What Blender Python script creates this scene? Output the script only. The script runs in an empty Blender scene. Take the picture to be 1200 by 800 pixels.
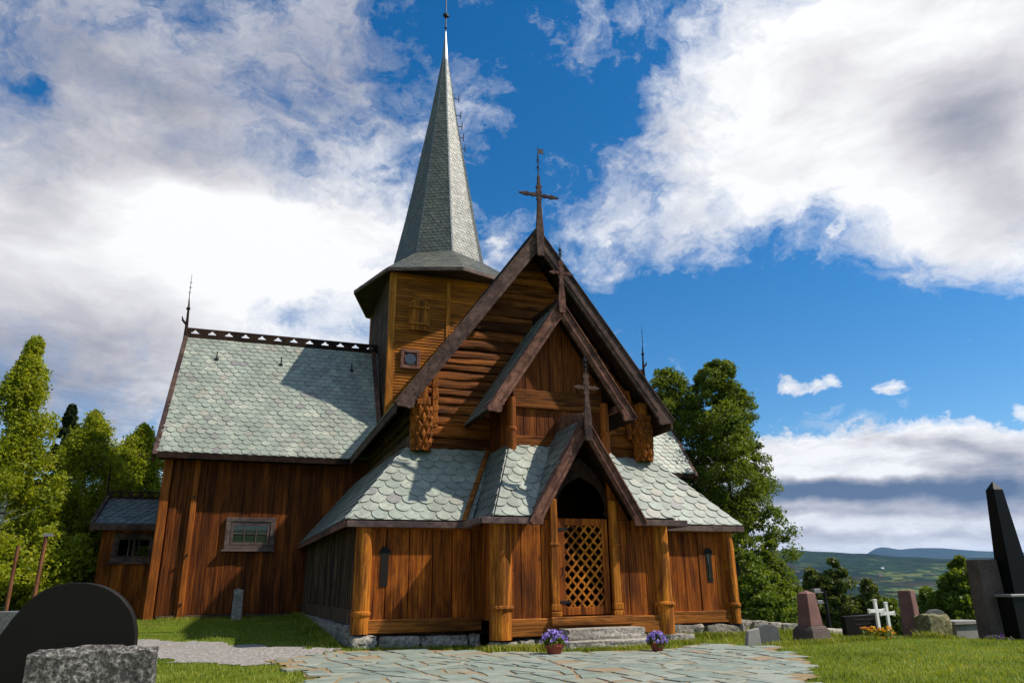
import bpy, math, random
import numpy as np
from mathutils import Vector, noise, Matrix
random.seed(7)
rad = math.radians
SC = bpy.context.scene
COL = SC.collection
# ------------------------------------------------------------------ camera
CR = (0.94397698, -0.32978366, -0.01225418); CU = (-0.09416136, -0.30474605, 0.94776763); CF = (0.31629269, 0.89351697, 0.31872614)
CAM = Vector((-6.5205, -15.3634, 0.8739))
cd = bpy.data.cameras.new('camera'); cam = bpy.data.objects.new('camera', cd); COL.objects.link(cam)
cam.matrix_world = Matrix(((CR[0], CU[0], -CF[0], CAM[0]), (CR[1], CU[1], -CF[1], CAM[1]), (CR[2], CU[2], -CF[2], CAM[2]), (0, 0, 0, 1)))
cd.sensor_fit = 'HORIZONTAL'; cd.sensor_width = 36; cd.lens = 25.43; cd.clip_start = .1; cd.clip_end = 60000
SC.camera = cam
SUN = Vector((1, -.44, 1.28)).normalized()

# ------------------------------------------------------------------ node helpers
class N:
    def __init__(s, tree): s.t = tree; s.n = tree.nodes; s.l = tree.links
    def put(s, sock, v):
        if isinstance(v, bpy.types.NodeSocket): s.l.new(v, sock)
        elif v is not None: sock.default_value = v
    def node(s, typ, **kw):
        nd = s.n.new(typ)
        for k, v in kw.items(): setattr(nd, k, v)
        return nd
    def math(s, op, a, b=0., c=0., clamp=False):
        nd = s.node('ShaderNodeMath', operation=op, use_clamp=clamp)
        s.put(nd.inputs[0], a); s.put(nd.inputs[1], b); s.put(nd.inputs[2], c); return nd.outputs[0]
    def vmath(s, op, a, b=None):
        nd = s.node('ShaderNodeVectorMath', operation=op)
        s.put(nd.inputs[0], a)
        if b is not None: s.put(nd.inputs[1], b)
        return nd.outputs['Value'] if op in ('DOT_PRODUCT', 'LENGTH') else nd.outputs[0]
    def mix(s, f, a, b, blend='MIX'):
        nd = s.node('ShaderNodeMix', data_type='RGBA', blend_type=blend)
        s.put(nd.inputs[0], f); s.put(nd.inputs[6], c4(a)); s.put(nd.inputs[7], c4(b)); return nd.outputs[2]
    def ramp(s, f, stops, interp='LINEAR'):
        nd = s.node('ShaderNodeValToRGB'); r = nd.color_ramp; r.interpolation = interp
        while len(r.elements) < len(stops): r.elements.new(.5)
        for e, (p, c) in zip(r.elements, stops): e.position = p; e.color = c4(c) if not isinstance(c, float) else (c, c, c, 1)
        s.put(nd.inputs[0], f); return nd.outputs[0]
    def coord(s, which='Object', scale=(1, 1, 1), loc=(0, 0, 0), rot=(0, 0, 0)):
        tc = s.node('ShaderNodeTexCoord'); mp = s.node('ShaderNodeMapping')
        mp.inputs['Scale'].default_value = scale; mp.inputs['Location'].default_value = loc; mp.inputs['Rotation'].default_value = rot
        s.l.new(tc.outputs[which], mp.inputs[0]); return mp.outputs[0]
    def noise(s, v, scale=1., detail=6., rough=.55, dist=0., out=0):
        nd = s.node('ShaderNodeTexNoise'); s.put(nd.inputs['Vector'], v)
        nd.inputs['Scale'].default_value = scale; nd.inputs['Detail'].default_value = detail
        nd.inputs['Roughness'].default_value = rough; nd.inputs['Distortion'].default_value = dist
        return nd.outputs[out]
    def attr(s, name='tint'):
        nd = s.node('ShaderNodeAttribute', attribute_name=name); return nd.outputs['Fac']
def c4(c):
    if isinstance(c, bpy.types.NodeSocket) or not isinstance(c, (tuple, list)): return c
    return tuple(c) + (1,) if len(c) == 3 else c
MATS = {}
def newmat(name):
    m = bpy.data.materials.new(name); m.use_nodes = True; nt = m.node_tree
    for n in list(nt.nodes): nt.nodes.remove(n)
    h = N(nt); out = h.node('ShaderNodeOutputMaterial'); b = h.node('ShaderNodeBsdfPrincipled')
    h.l.new(b.outputs[0], out.inputs[0]); MATS[name] = m; h.out = out; return m, h, b
def bumpto(h, b, height, strength=.5, dist=.02):
    bp = h.node('ShaderNodeBump'); bp.inputs['Strength'].default_value = strength; bp.inputs['Distance'].default_value = dist
    h.put(bp.inputs['Height'], height); h.l.new(bp.outputs[0], b.inputs['Normal'])
def wood(name, dark, base, light, grain='z', rough=.62, bump=.7, spread=.55, blotch=.45, fine=30, spec=.14, grime=.75, darken=(.35, .62)):
    m, h, b = newmat(name)
    k = {'z': (fine, fine, .9), 'x': (.9, fine, fine), 'y': (fine, .9, fine), 'n': (6, 6, 6)}[grain]
    t = h.attr()
    co = h.coord('Object', k)
    off = h.node('ShaderNodeCombineXYZ'); h.put(off.inputs[0], h.math('MULTIPLY', t, 37.)); h.put(off.inputs[1], h.math('MULTIPLY', t, 11.)); h.put(off.inputs[2], h.math('MULTIPLY', t, 23.))
    v = h.vmath('ADD', co, off.outputs[0])
    g = h.noise(v, 1., 9., .62, .4)
    c = h.ramp(g, [(.28, dark), (.47, base), (.72, light)])
    bl = h.noise(h.coord('Object', tuple(max(.35, q * .06) for q in k)), 1.7, 5., .6, .5)
    c = h.mix(h.ramp(bl, [(darken[0], blotch), (darken[1], 0.)]), c, dark)
    tt = h.math('ADD', h.math('MULTIPLY', t, spread * 1.6), 1 - spread * .8)
    c = h.mix(1., c, h.vmath('MULTIPLY', (1, 1, 1), (1, 1, 1)), 'MULTIPLY') if False else c
    mul = h.node('ShaderNodeVectorMath', operation='SCALE'); h.put(mul.inputs[0], c); h.put(mul.inputs['Scale'], tt)
    # thin drying cracks along the grain
    cr = h.noise(h.vmath('MULTIPLY', v, (1.9, 1.9, 1.9)), 1., 4., .55, 0.)
    crk = h.ramp(cr, [(.30, 0.), (.37, 1.)])
    cc = h.mix(1., mul.outputs[0], h.mix(crk, (.30, .24, .20), (1, 1, 1)), 'MULTIPLY')
    # grime: broad blackened patches broken up by the grain, and small knots and spots
    gr_ = h.math('ADD', h.noise(h.coord('Object', tuple(max(.5, q * .09) for q in k), (3, 5, 7)), 1.3, 8., .68, .8), h.math('MULTIPLY', h.math('SUBTRACT', g, .5), .35))
    cc = h.mix(h.ramp(gr_, [(.40, grime), (.56, 0.)]), cc, (dark[0] * .55, dark[1] * .6, dark[2] * .8))
    kn = h.noise(h.coord('Object', (7, 7, 7), (1, 2, 3)), 1.6, 2., .5)
    cc = h.mix(h.ramp(kn, [(.70, 0.), (.76, .8)]), cc, (dark[0] * .4, dark[1] * .4, dark[2] * .5))
    h.put(b.inputs['Base Color'], cc); h.put(b.inputs['Roughness'], h.math('ADD', h.math('MULTIPLY', g, .3), rough)); b.inputs['Specular IOR Level'].default_value = spec
    bumpto(h, b, h.math('ADD', h.math('ADD', g, h.math('MULTIPLY', crk, .6)), h.math('MULTIPLY', gr_, .5)), bump, .014); return m
def plain(name, col, rough=.5, metal=0., spec=.4, var=.25, scale=8., bump=.0):
    m, h, b = newmat(name)
    g = h.noise(h.coord('Object', (1, 1, 1)), scale, 6., .6)
    f = h.math('ADD', h.math('MULTIPLY', g, 2 * var), 1 - var)
    mul = h.node('ShaderNodeVectorMath', operation='SCALE'); mul.inputs[0].default_value = col; h.put(mul.inputs['Scale'], f)
    h.put(b.inputs['Base Color'], mul.outputs[0]); b.inputs['Roughness'].default_value = rough; b.inputs['Metallic'].default_value = metal
    b.inputs['Specular IOR Level'].default_value = spec
    if bump: bumpto(h, b, g, bump, .02)
    return m
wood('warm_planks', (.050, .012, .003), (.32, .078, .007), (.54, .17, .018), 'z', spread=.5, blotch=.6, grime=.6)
wood('warm_post', (.09, .022, .004), (.46, .145, .012), (.66, .26, .03), 'z', spread=.25, blotch=.6, grime=.7)
wood('warm_beam', (.10, .034, .006), (.33, .105, .014), (.50, .19, .04), 'x', spread=.35, blotch=.6, grime=.7)
wood('logs', (.035, .011, .003), (.26, .075, .010), (.42, .145, .028), 'x', spread=.5, blotch=.65, fine=22, bump=.9, grime=.6)
wood('transept_planks', (.035, .009, .003), (.16, .040, .006), (.31, .092, .015), 'z', spread=.45, blotch=.5, grime=.45, bump=.6)
wood('tarred_planks', (.035, .024, .017), (.105, .062, .036), (.19, .12, .07), 'z', spread=.5)
wood('clapboard', (.10, .028, .004), (.36, .112, .010), (.50, .18, .02), 'x', spread=.35, blotch=.45, grime=.45)
wood('corner_wood', (.14, .042, .006), (.44, .15, .016), (.58, .24, .04), 'z', spread=.2, blotch=.3, grime=.35)
wood('red_corner_wood', (.08, .020, .004), (.30, .082, .012), (.44, .145, .024), 'z', spread=.2, blotch=.4, grime=.4)
wood('carved_wood', (.06, .016, .003), (.34, .10, .012), (.50, .18, .03), 'z', spread=.3, blotch=.5)
wood('barge_paint', (.045, .026, .021), (.095, .056, .045), (.15, .095, .078), 'n', spread=.25, blotch=.3, rough=.7)
wood('barge_bare', (.08, .034, .024), (.19, .088, .06), (.29, .15, .11), 'n', spread=.25, blotch=.35, rough=.75)
wood('dark_boards', (.012, .006, .004), (.035, .016, .009), (.06, .03, .018), 'n', spread=.4)
wood('window_paint', (.07, .048, .04), (.125, .088, .074), (.18, .13, .11), 'n', spread=.2, blotch=.2)
wood('frame_paint', (.09, .055, .048), (.16, .105, .09), (.22, .15, .13), 'n', spread=.2, blotch=.2)
wood('pole_wood', (.06, .025, .012), (.20, .08, .035), (.30, .14, .07), 'z', spread=.2)
plain('iron', (.018, .017, .018), .5, .6, .5)
plain('lead', (.22, .24, .25), .45, .5, .5, .2, 12)
plain('steel', (.3, .31, .32), .45, .3)
plain('black_granite', (.011, .0095, .008), .55, 0, .10, .25, 60)
plain('obelisk_black', (.004, .004, .004), .45, 0, .12, .3, 80)
plain('white_paint', (.78, .77, .72), .5, 0, .4, .06, 6)
plain('terracotta', (.22, .05, .025), .75, 0, .3, .2, 20)
plain('lamp_grey', (.18, .18, .18), .5)
plain('house_white', (.75, .74, .70), .7); plain('house_red', (.30, .06, .04), .7); plain('roof_tile', (.09, .08, .08), .7)
def stonemat(name, a, b_, c, scale=30, bump=.6, big=2.):
    m, h, b = newmat(name); co = h.coord('Object')
    g = h.noise(co, scale, 8., .7); g2 = h.noise(co, big, 5., .6)
    col = h.ramp(g, [(.32, a), (.5, b_), (.68, c)])
    col = h.mix(h.ramp(g2, [(.35, .55), (.62, 0.)]), col, a)
    mul = h.node('ShaderNodeVectorMath', operation='SCALE'); h.put(mul.inputs[0], col); h.put(mul.inputs['Scale'], h.math('ADD', h.math('MULTIPLY', h.attr(), .5), .75))
    h.put(b.inputs['Base Color'], mul.outputs[0]); b.inputs['Roughness'].default_value = .85; b.inputs['Specular IOR Level'].default_value = .25
    bumpto(h, b, h.math('ADD', g, g2), bump, .03); return m
stonemat('foundation_stone', (.10, .085, .065), (.38, .34, .285), (.62, .56, .47), 16, 1.)
stonemat('granite', (.02, .018, .016), (.12, .11, .10), (.62, .58, .52), 34, 1., 5.)
stonemat('red_granite', (.09, .042, .036), (.21, .105, .09), (.32, .18, .155), 60, .3)
stonemat('brown_granite', (.05, .036, .03), (.14, .10, .085), (.24, .18, .155), 45, .9)
stonemat('grey_headstone', (.05, .05, .05), (.11, .112, .11), (.18, .18, .175), 50, .3)
stonemat('pale_headstone', (.16, .15, .14), (.27, .255, .24), (.36, .34, .32), 50, .3)
stonemat('mossy_stone', (.05, .055, .02), (.17, .15, .07), (.36, .33, .2), 12, 1.)
# slate
def slatemat(name, dim=1., tintshift=(1, 1, 1)):
    m, h, b = newmat(name); t = h.attr(); co = h.coord('Object')
    s = [(0., (.30, .325, .285)), (.16, (.355, .385, .335)), (.34, (.32, .355, .31)), (.5, (.385, .405, .35)), (.66, (.335, .37, .325)), (.8, (.43, .445, .385)), (.88, (.375, .35, .30)), (.92, (.44, .44, .38)), (.975, (.27, .25, .255))]
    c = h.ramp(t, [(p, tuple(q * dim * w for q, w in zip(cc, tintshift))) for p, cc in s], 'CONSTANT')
    g = h.noise(co, 9., 8., .65); g2 = h.noise(co, 45., 4., .6)
    c = h.mix(1., c, h.ramp(g, [(.3, (.74, .75, .74)), (.7, (1.18, 1.16, 1.12))]), 'MULTIPLY')
    c = h.mix(h.ramp(h.noise(h.coord('Object', (1.4, 1.4, .6)), 1.1, 8., .7, .6), [(.42, .5), (.6, 0.)]), c, (.17 * dim, .18 * dim, .155 * dim))
    li = h.ramp(h.noise(co, 22., 5., .7), [(.60, 0.), (.70, .5)])
    c = h.mix(li, c, (.40, .40, .34))
    h.put(b.inputs['Base Color'], c); h.put(b.inputs['Roughness'], h.ramp(g, [(.3, .42), (.7, .6)])); b.inputs['Specular IOR Level'].default_value = .5
    bumpto(h, b, h.math('ADD', g, h.math('MULTIPLY', g2, .4)), .45, .01)
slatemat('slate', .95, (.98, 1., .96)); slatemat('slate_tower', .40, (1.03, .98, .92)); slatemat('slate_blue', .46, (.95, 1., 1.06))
# flagstones
m, h, b = newmat('flagstone'); t = h.attr(); co = h.coord('Object')
c = h.ramp(t, [(0., (.19, .225, .19)), (.2, (.235, .27, .225)), (.45, (.21, .245, .20)), (.65, (.27, .29, .24)), (.85, (.26, .255, .19)), (.95, (.28, .21, .13))], 'CONSTANT')
g = h.noise(co, 5., 9., .65)
c = h.mix(1., c, h.ramp(g, [(.3, (.75, .75, .74)), (.7, (1.15, 1.15, 1.12))]), 'MULTIPLY')
c = h.mix(h.ramp(h.noise(co, 3., 6., .7), [(.58, 0.), (.72, .55)]), c, (.24, .19, .12))
h.put(b.inputs['Base Color'], c); b.inputs['Roughness'].default_value = .7; bumpto(h, b, g, .5, .02)
# ground stuff
m, h, b = newmat('lawn'); co = h.coord('Object')
c = h.ramp(h.noise(co, 1.2, 8., .65), [(.3, (.06, .095, .006)), (.5, (.10, .15, .010)), (.64, (.16, .19, .02)), (.74, (.22, .17, .06))])
c = h.mix(h.ramp(h.noise(co, .5, 5., .6), [(.6, 0.), (.75, .5)]), c, (.16, .12, .05))
h.put(b.inputs['Base Color'], c); b.inputs['Roughness'].default_value = .95; b.inputs['Specular IOR Level'].default_value = .1; bumpto(h, b, h.noise(co, 40., 4., .7), 1., .03)
m, h, b = newmat('gravel'); co = h.coord('Object')
vo = h.node('ShaderNodeTexVoronoi'); h.put(vo.inputs['Vector'], co); vo.inputs['Scale'].default_value = 17.
c = h.ramp(h.noise(co, 16., 8., .85), [(.36, (.10, .085, .07)), (.5, (.34, .31, .275)), (.62, (.66, .62, .56))])
c = h.mix(h.ramp(vo.outputs['Distance'], [(.0, 0.), (.6, .6)]), c, (.12, .105, .09))
c = h.mix(h.ramp(h.noise(co, 1.3, 5., .6), [(.55, 0.), (.75, .6)]), c, (.22, .17, .11))
h.put(b.inputs['Base Color'], c); b.inputs['Roughness'].default_value = .95; bumpto(h, b, vo.outputs['Distance'], -1., .03)
m, h, b = newmat('soil'); co = h.coord('Object')
c = h.ramp(h.noise(co, 7., 8., .7), [(.3, (.12, .08, .04)), (.5, (.30, .20, .10)), (.62, (.24, .19, .07)), (.72, (.09, .12, .02))])
h.put(b.inputs['Base Color'], c); b.inputs['Roughness'].default_value = .95; bumpto(h, b, h.noise(co, 30., 4., .7), .8, .02)
# hills: woods and fields
m, h, b = newmat('valley_land'); co = h.coord('Object')
co2 = h.coord('Object', (1, 1, 2.2))
trees = h.ramp(h.noise(co, .016, 10., .8), [(.36, (.007, .016, .008)), (.52, (.020, .042, .016)), (.68, (.055, .085, .025))])
fld = h.noise(co2, .0030, 6., .62, .8)
fld2 = h.noise(co2, .0075, 3., .5)
fieldc = h.ramp(fld2, [(.38, (.09, .13, .03)), (.5, (.22, .22, .06)), (.6, (.09, .15, .03)), (.7, (.24, .20, .08))])
sep = h.node('ShaderNodeSeparateXYZ'); h.put(sep.inputs[0], co)
low = h.ramp(h.math('DIVIDE', h.math('ADD', sep.outputs[2], 150.), 400.), [(.10, .35), (.25, 1.), (.5, .8), (.72, 0.)])
mk = h.math('MULTIPLY', h.ramp(fld, [(.52, 0.), (.55, 1.)]), low)
hedge = h.ramp(h.noise(co, .011, 5., .7), [(.46, 0.), (.5, 1.)])
c = h.mix(h.math('MULTIPLY', mk, hedge), trees, fieldc)
c = h.mix(h.math('MULTIPLY', h.ramp(h.noise(co, .0021, 3., .5), [(.60, 0.), (.66, .8)]), .45), c, (.10, .05, .03))
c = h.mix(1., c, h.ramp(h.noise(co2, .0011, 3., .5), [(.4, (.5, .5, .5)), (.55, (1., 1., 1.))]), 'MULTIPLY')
h.put(b.inputs['Base Color'], c); b.inputs['Roughness'].default_value = 1.; b.inputs['Specular IOR Level'].default_value = 0.
bumpto(h, b, h.noise(co, .02, 6., .7), 1., 18.)
def leafmat(name, a, b_, c_, trans=.35):
    m, h, b = newmat(name); t = h.attr()
    c = h.ramp(t, [(0., a), (.5, b_), (1., c_)])
    h.put(b.inputs['Base Color'], c); b.inputs['Roughness'].default_value = .55; b.inputs['Specular IOR Level'].default_value = .3
    tr = h.node('ShaderNodeBsdfTranslucent'); h.put(tr.inputs[0], h.mix(1., c, (1.35, 1.25, .6), 'MULTIPLY'))
    mx = h.node('ShaderNodeMixShader'); mx.inputs[0].default_value = trans
    h.l.new(b.outputs[0], mx.inputs[1]); h.l.new(tr.outputs[0], mx.inputs[2]); h.l.new(mx.outputs[0], h.out.inputs[0])
leafmat('birch_leaf', (.13, .175, .010), (.27, .315, .016), (.44, .46, .06), .62)
leafmat('aspen_leaf', (.055, .09, .009), (.12, .17, .014), (.24, .29, .04), .5)
leafmat('shrub_leaf', (.07, .12, .008), (.12, .18, .014), (.20, .25, .04), .4)
leafmat('spruce_leaf', (.016, .030, .011), (.030, .050, .015), (.055, .075, .022), .15)
leafmat('young_birch_leaf', (.06, .085, .018), (.10, .13, .028), (.16, .18, .045), .35)
leafmat('grass_blade', (.08, .12, .006), (.20, .245, .010), (.38, .37, .07), .42)
leafmat('flower_purple', (.20, .12, .55), (.34, .24, .75), (.62, .52, .9), .25)
leafmat('flower_yellow', (.65, .28, .01), (.75, .42, .01), (.60, .12, .02), .2)
leafmat('flower_white', (.7, .7, .6), (.8, .8, .75), (.8, .78, .6), .2)
leafmat('flower_violet', (.06, .02, .16), (.12, .04, .28), (.25, .12, .45), .2)
m, h, b = newmat('bark'); co = h.coord('Object', (3, 3, 1))
h.put(b.inputs['Base Color'], h.ramp(h.noise(co, 5., 6., .7), [(.35, (.035, .03, .025)), (.6, (.11, .10, .085))])); b.inputs['Roughness'].default_value = .9
m, h, b = newmat('birch_bark'); co = h.coord('Object', (1, 1, 5))
h.put(b.inputs['Base Color'], h.ramp(h.noise(co, 3., 6., .7), [(.42, (.05, .045, .04)), (.5, (.5, .48, .44)), (.7, (.68, .66, .62))])); b.inputs['Roughness'].default_value = .7
m, h, b = newmat('window_glass'); b.inputs['Base Color'].default_value = (.02, .03, .02, 1); b.inputs['Roughness'].default_value = .04; b.inputs['Specular IOR Level'].default_value = .9
m, h, b = newmat('clear_glass'); b.inputs['Base Color'].default_value = (.8, .85, .8, 1); b.inputs['Roughness'].default_value = .02; b.inputs['Transmission Weight'].default_value = 1.; b.inputs['IOR'].default_value = 1.05
plain('flap_blue', (.035, .055, .085), .5); plain('dark_void', (.006, .004, .003), .9, var=0)

# ------------------------------------------------------------------ mesh helpers
def link(o, parent=None):
    COL.objects.link(o)
    if parent is not None: o.parent = parent
    return o
class MB:
    def __init__(s): s.v = []; s.f = []; s.t = []
    def add(s, vs, fs, t=None):
        b = len(s.v); s.v += [tuple(p) for p in vs]; s.f += [tuple(b + i for i in f) for f in fs]
        if t is None: t = random.random()
        s.t += [t] * len(vs)
    def box(s, x0, x1, y0, y1, z0, z1, t=None):
        vs = [(x, y, z) for z in (z0, z1) for y in (y0, y1) for x in (x0, x1)]
        s.add(vs, [(0, 2, 3, 1), (4, 5, 7, 6), (0, 1, 5, 4), (2, 6, 7, 3), (0, 4, 6, 2), (1, 3, 7, 5)], t)
    def prism(s, poly, off, t=None):
        n = len(poly); P = [Vector(p) for p in poly]; o = Vector(off)
        vs = P + [p + o for p in P]
        nn = Vector((0, 0, 0))
        for i in range(n): nn += P[i].cross(P[(i + 1) % n])
        fl = nn.dot(o) > 0
        a = tuple(range(n)); bb = tuple(range(n, 2 * n))
        fs = [tuple(reversed(a)) if fl else a, bb if fl else tuple(reversed(bb))]
        for i in range(n):
            j = (i + 1) % n; q = (i, j, n + j, n + i); fs.append(q if fl else tuple(reversed(q)))
        s.add(vs, fs, t)
    def bar(s, a, b, w, d, up=(0, 0, 1), t=None):
        a = Vector(a); b = Vector(b); ax = (b - a).normalized(); u = Vector(up); sd = ax.cross(u)
        if sd.length < 1e-4: sd = ax.cross(Vector((0, 1, 0)))
        sd.normalize(); u = sd.cross(ax).normalized()
        P = [a + sd * (i * w / 2) + u * (j * d / 2) for i, j in ((-1, -1), (1, -1), (1, 1), (-1, 1))]
        s.prism(P, b - a, t)
    def tube(s, pts, rs, n=8, t=None, cap=True):
        pts = [Vector(p) for p in pts]; vs = []; fs = []
        if not isinstance(rs, (list, tuple)): rs = [rs] * len(pts)
        for i, p in enumerate(pts):
            d = (pts[min(i + 1, len(pts) - 1)] - pts[max(i - 1, 0)]).normalized()
            a = d.cross(Vector((0, 0, 1)) if abs(d.z) < .9 else Vector((1, 0, 0))).normalized(); bq = d.cross(a)
            for k in range(n):
                an = 2 * math.pi * k / n; vs.append(p + (a * math.cos(an) + bq * math.sin(an)) * rs[i])
        for i in range(len(pts) - 1):
            for k in range(n):
                k2 = (k + 1) % n; fs.append((i * n + k, i * n + k2, (i + 1) * n + k2, (i + 1) * n + k))
        if cap: fs.append(tuple(reversed(range(n)))); fs.append(tuple(range((len(pts) - 1) * n, len(pts) * n)))
        s.add(vs, fs, t)
    def lathe(s, prof, c=(0, 0, 0), n=20, t=None, sy=1.):
        vs = []; fs = []
        for r, z in prof:
            for k in range(n):
                an = 2 * math.pi * k / n; vs.append((c[0] + r * math.cos(an), c[1] + sy * r * math.sin(an), c[2] + z))
        for i in range(len(prof) - 1):
            for k in range(n):
                k2 = (k + 1) % n; fs.append((i * n + k, i * n + k2, (i + 1) * n + k2, (i + 1) * n + k))
        fs.append(tuple(reversed(range(n)))); fs.append(tuple(range((len(prof) - 1) * n, len(prof) * n)))
        s.add(vs, fs, t)
    def rock(s, c, sz, seed=0, n=5, rough=.12, box=.75, rz=0, t=None, freq=1.5):
        vs = []; fs = []; idx = {}
        def vert(p):
            k = tuple(round(q, 4) for q in p)
            if k not in idx:
                P = Vector(p); sp = P.normalized(); q = P * box + sp * (1 - box) * 1.15
                nz = noise.noise_vector(Vector(p) * freq + Vector((seed * 7.3, seed * 3.1, seed)))
                nz2 = noise.noise_vector(Vector(p) * freq * 3.3 + Vector((seed * 1.3, seed * 5.1, seed)))
                q = q + nz * rough * 1.6 + nz2 * rough * .7
                q = Vector((q.x * sz[0] / 2, q.y * sz[1] / 2, q.z * sz[2] / 2)); q.rotate(Matrix.Rotation(rz, 3, 'Z'))
                idx[k] = len(vs); vs.append(q + Vector(c))
            return idx[k]
        for ax in range(3):
            for sg in (-1, 1):
                for i in range(n):
                    for j in range(n):
                        q = []
                        for di, dj in ((0, 0), (1, 0), (1, 1), (0, 1)):
                            p = [0, 0, 0]; p[ax] = sg; p[(ax + 1) % 3] = -1 + 2 * (i + di) / n; p[(ax + 2) % 3] = -1 + 2 * (j + dj) / n
                            q.append(vert(p))
                        fs.append(tuple(q) if sg > 0 else tuple(reversed(q)))
        s.add(vs, fs, t)
    def build(s, name, mat, parent=None, smooth=False, bevel=0, origin=None):
        me = bpy.data.meshes.new(name)
        vs = s.v
        if origin is not None: vs = [(p[0] - origin[0], p[1] - origin[1], p[2] - origin[2]) for p in vs]
        me.from_pydata(vs, [], s.f); at = me.attributes.new('tint', 'FLOAT', 'POINT'); at.data.foreach_set('value', s.t)
        me.materials.append(MATS[mat])
        if smooth:
            me.polygons.foreach_set('use_smooth', [True] * len(me.polygons))
            if smooth != 'all': me.set_sharp_from_angle(angle=rad(38))
        me.update(); o = bpy.data.objects.new(name, me); link(o, parent)
        if origin is not None: o.location = origin
        if bevel:
            md = o.modifiers.new('bevel', 'BEVEL'); md.width = bevel; md.segments = 1; md.limit_method = 'ANGLE'; md.angle_limit = rad(50)
        return o
def tag(o, label=None, cat=None, group=None, kind=None):
    for k, v in (('label', label), ('category', cat), ('group', group), ('kind', kind)):
        if v: o[k] = v
    return o
def empty(name, loc, label, cat, group=None, rz=0):
    o = bpy.data.objects.new(name, None); COL.objects.link(o); o.location = loc; o.rotation_euler.z = rz; o.empty_display_size = .2
    return tag(o, label, cat, group)
class Fr:
    def __init__(s, O, U, V): s.O = Vector(O); s.U = Vector(U).normalized(); V = Vector(V); s.V = (V - s.U * V.dot(s.U)).normalized(); s.N = s.U.cross(s.V)
    def p(s, u, v, n=0): return s.O + s.U * u + s.V * v + s.N * n
    def uv(s, P): d = Vector(P) - s.O; return (d.dot(s.U), d.dot(s.V))
def area(P): return sum(P[i][0] * P[(i + 1) % len(P)][1] - P[(i + 1) % len(P)][0] * P[i][1] for i in range(len(P))) / 2
def clip(poly, cv):
    if area(cv) < 0: cv = cv[::-1]
    out = list(poly)
    for i in range(len(cv)):
        a = cv[i]; b = cv[(i + 1) % len(cv)]; inp = out; out = []
        if not inp: return []
        def sd(p): return (b[0] - a[0]) * (p[1] - a[1]) - (b[1] - a[1]) * (p[0] - a[0])
        for k in range(len(inp)):
            p = inp[k]; q = inp[(k + 1) % len(inp)]; sp = sd(p); sq = sd(q)
            if sp >= 0: out.append(p)
            if (sp >= 0) != (sq >= 0):
                t = sp / (sp - sq); out.append((p[0] + t * (q[0] - p[0]), p[1] + t * (q[1] - p[1])))
    return out
def tiles(F, poly3, w=.3, ex=.2, th=.014, lift=.035, mb=None, pointed=False):
    """fish-scale slates laid in lapping rows over a convex roof plane"""
    mb = mb or MB(); P = [F.uv(p) for p in poly3]
    if area(P) < 0: P = P[::-1]
    u0 = min(p[0] for p in P); u1 = max(p[0] for p in P); v0 = min(p[1] for p in P); v1 = max(p[1] for p in P)
    L = ex * 2.05; rows = int((v1 - v0) / ex) + 2
    for r in range(-1, rows):
        vb = v0 + r * ex; off = w * .5 * (r % 2) + random.uniform(-.03, .03) * w
        for c in range(-1, int((u1 - u0) / w) + 2):
            uc = u0 + c * w + off + random.uniform(-.035, .035) * w; ww = w * random.uniform(.93, 1.02); vj = vb + random.uniform(-.035, .035) * ex
            arc = []
            K = 6; hh = min(ww * .5, ex * .98)
            for k in range(K + 1):
                a = math.pi * k / K
                if pointed: x = -math.cos(a) * .5; y = 1 - (1 - abs(x) * 2) ** .8
                else: x = -math.cos(a) * .5; y = 1 - math.sin(a)
                arc.append((uc + x * ww, vj + hh * y * .9))
            base = arc + [(uc + ww * .5, vj + L), (uc - ww * .5, vj + L)]
            q = clip(base, P)
            if len(q) < 3 or abs(area(q)) < 1e-4: continue
            if area(q) < 0: q = q[::-1]
            lf = lift * random.uniform(.85, 1.25); ti = random.random()
            tilt = random.uniform(-.006, .006)
            top = [F.p(u, v, th + lf * (1 - (v - vj) / L) + tilt * (u - uc) / w) for u, v in q]
            n = len(q); bot = [p - F.N * th for p in top]
            mb.add(top + bot, [tuple(range(n))] + [((i + 1) % n, i, n + i, n + (i + 1) % n) for i in range(n)], ti)
    return mb
def slab(poly3, N_, th=.09, gap=.0):
    mb = MB(); N_ = Vector(N_); mb.prism([Vector(p) - N_ * gap for p in poly3], -N_ * th, .5); return mb
def roof(poly3, U, church, w=.3, ex=.2, mat='slate', th=.09, deck='dark_boards', name='slate_roof', lift=.035, pointed=False):
    """poly3: convex planar polygon, U: horizontal unit along the eave with U x up = outward"""
    P = [Vector(p) for p in poly3]
    U = Vector(U); V = None; best = 0
    for p in P:
        for q in P:
            d = (q - p); d = d - U * d.dot(U)
            if d.z > best: best = d.z; V = d
    F = Fr(P[0], U, V)
    o = tiles(F, P, w, ex, mb=None, lift=lift, pointed=pointed).build(name, mat, church)
    slab(P, F.N, th).build('roof_deck', deck, o)
    return o, F
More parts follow.
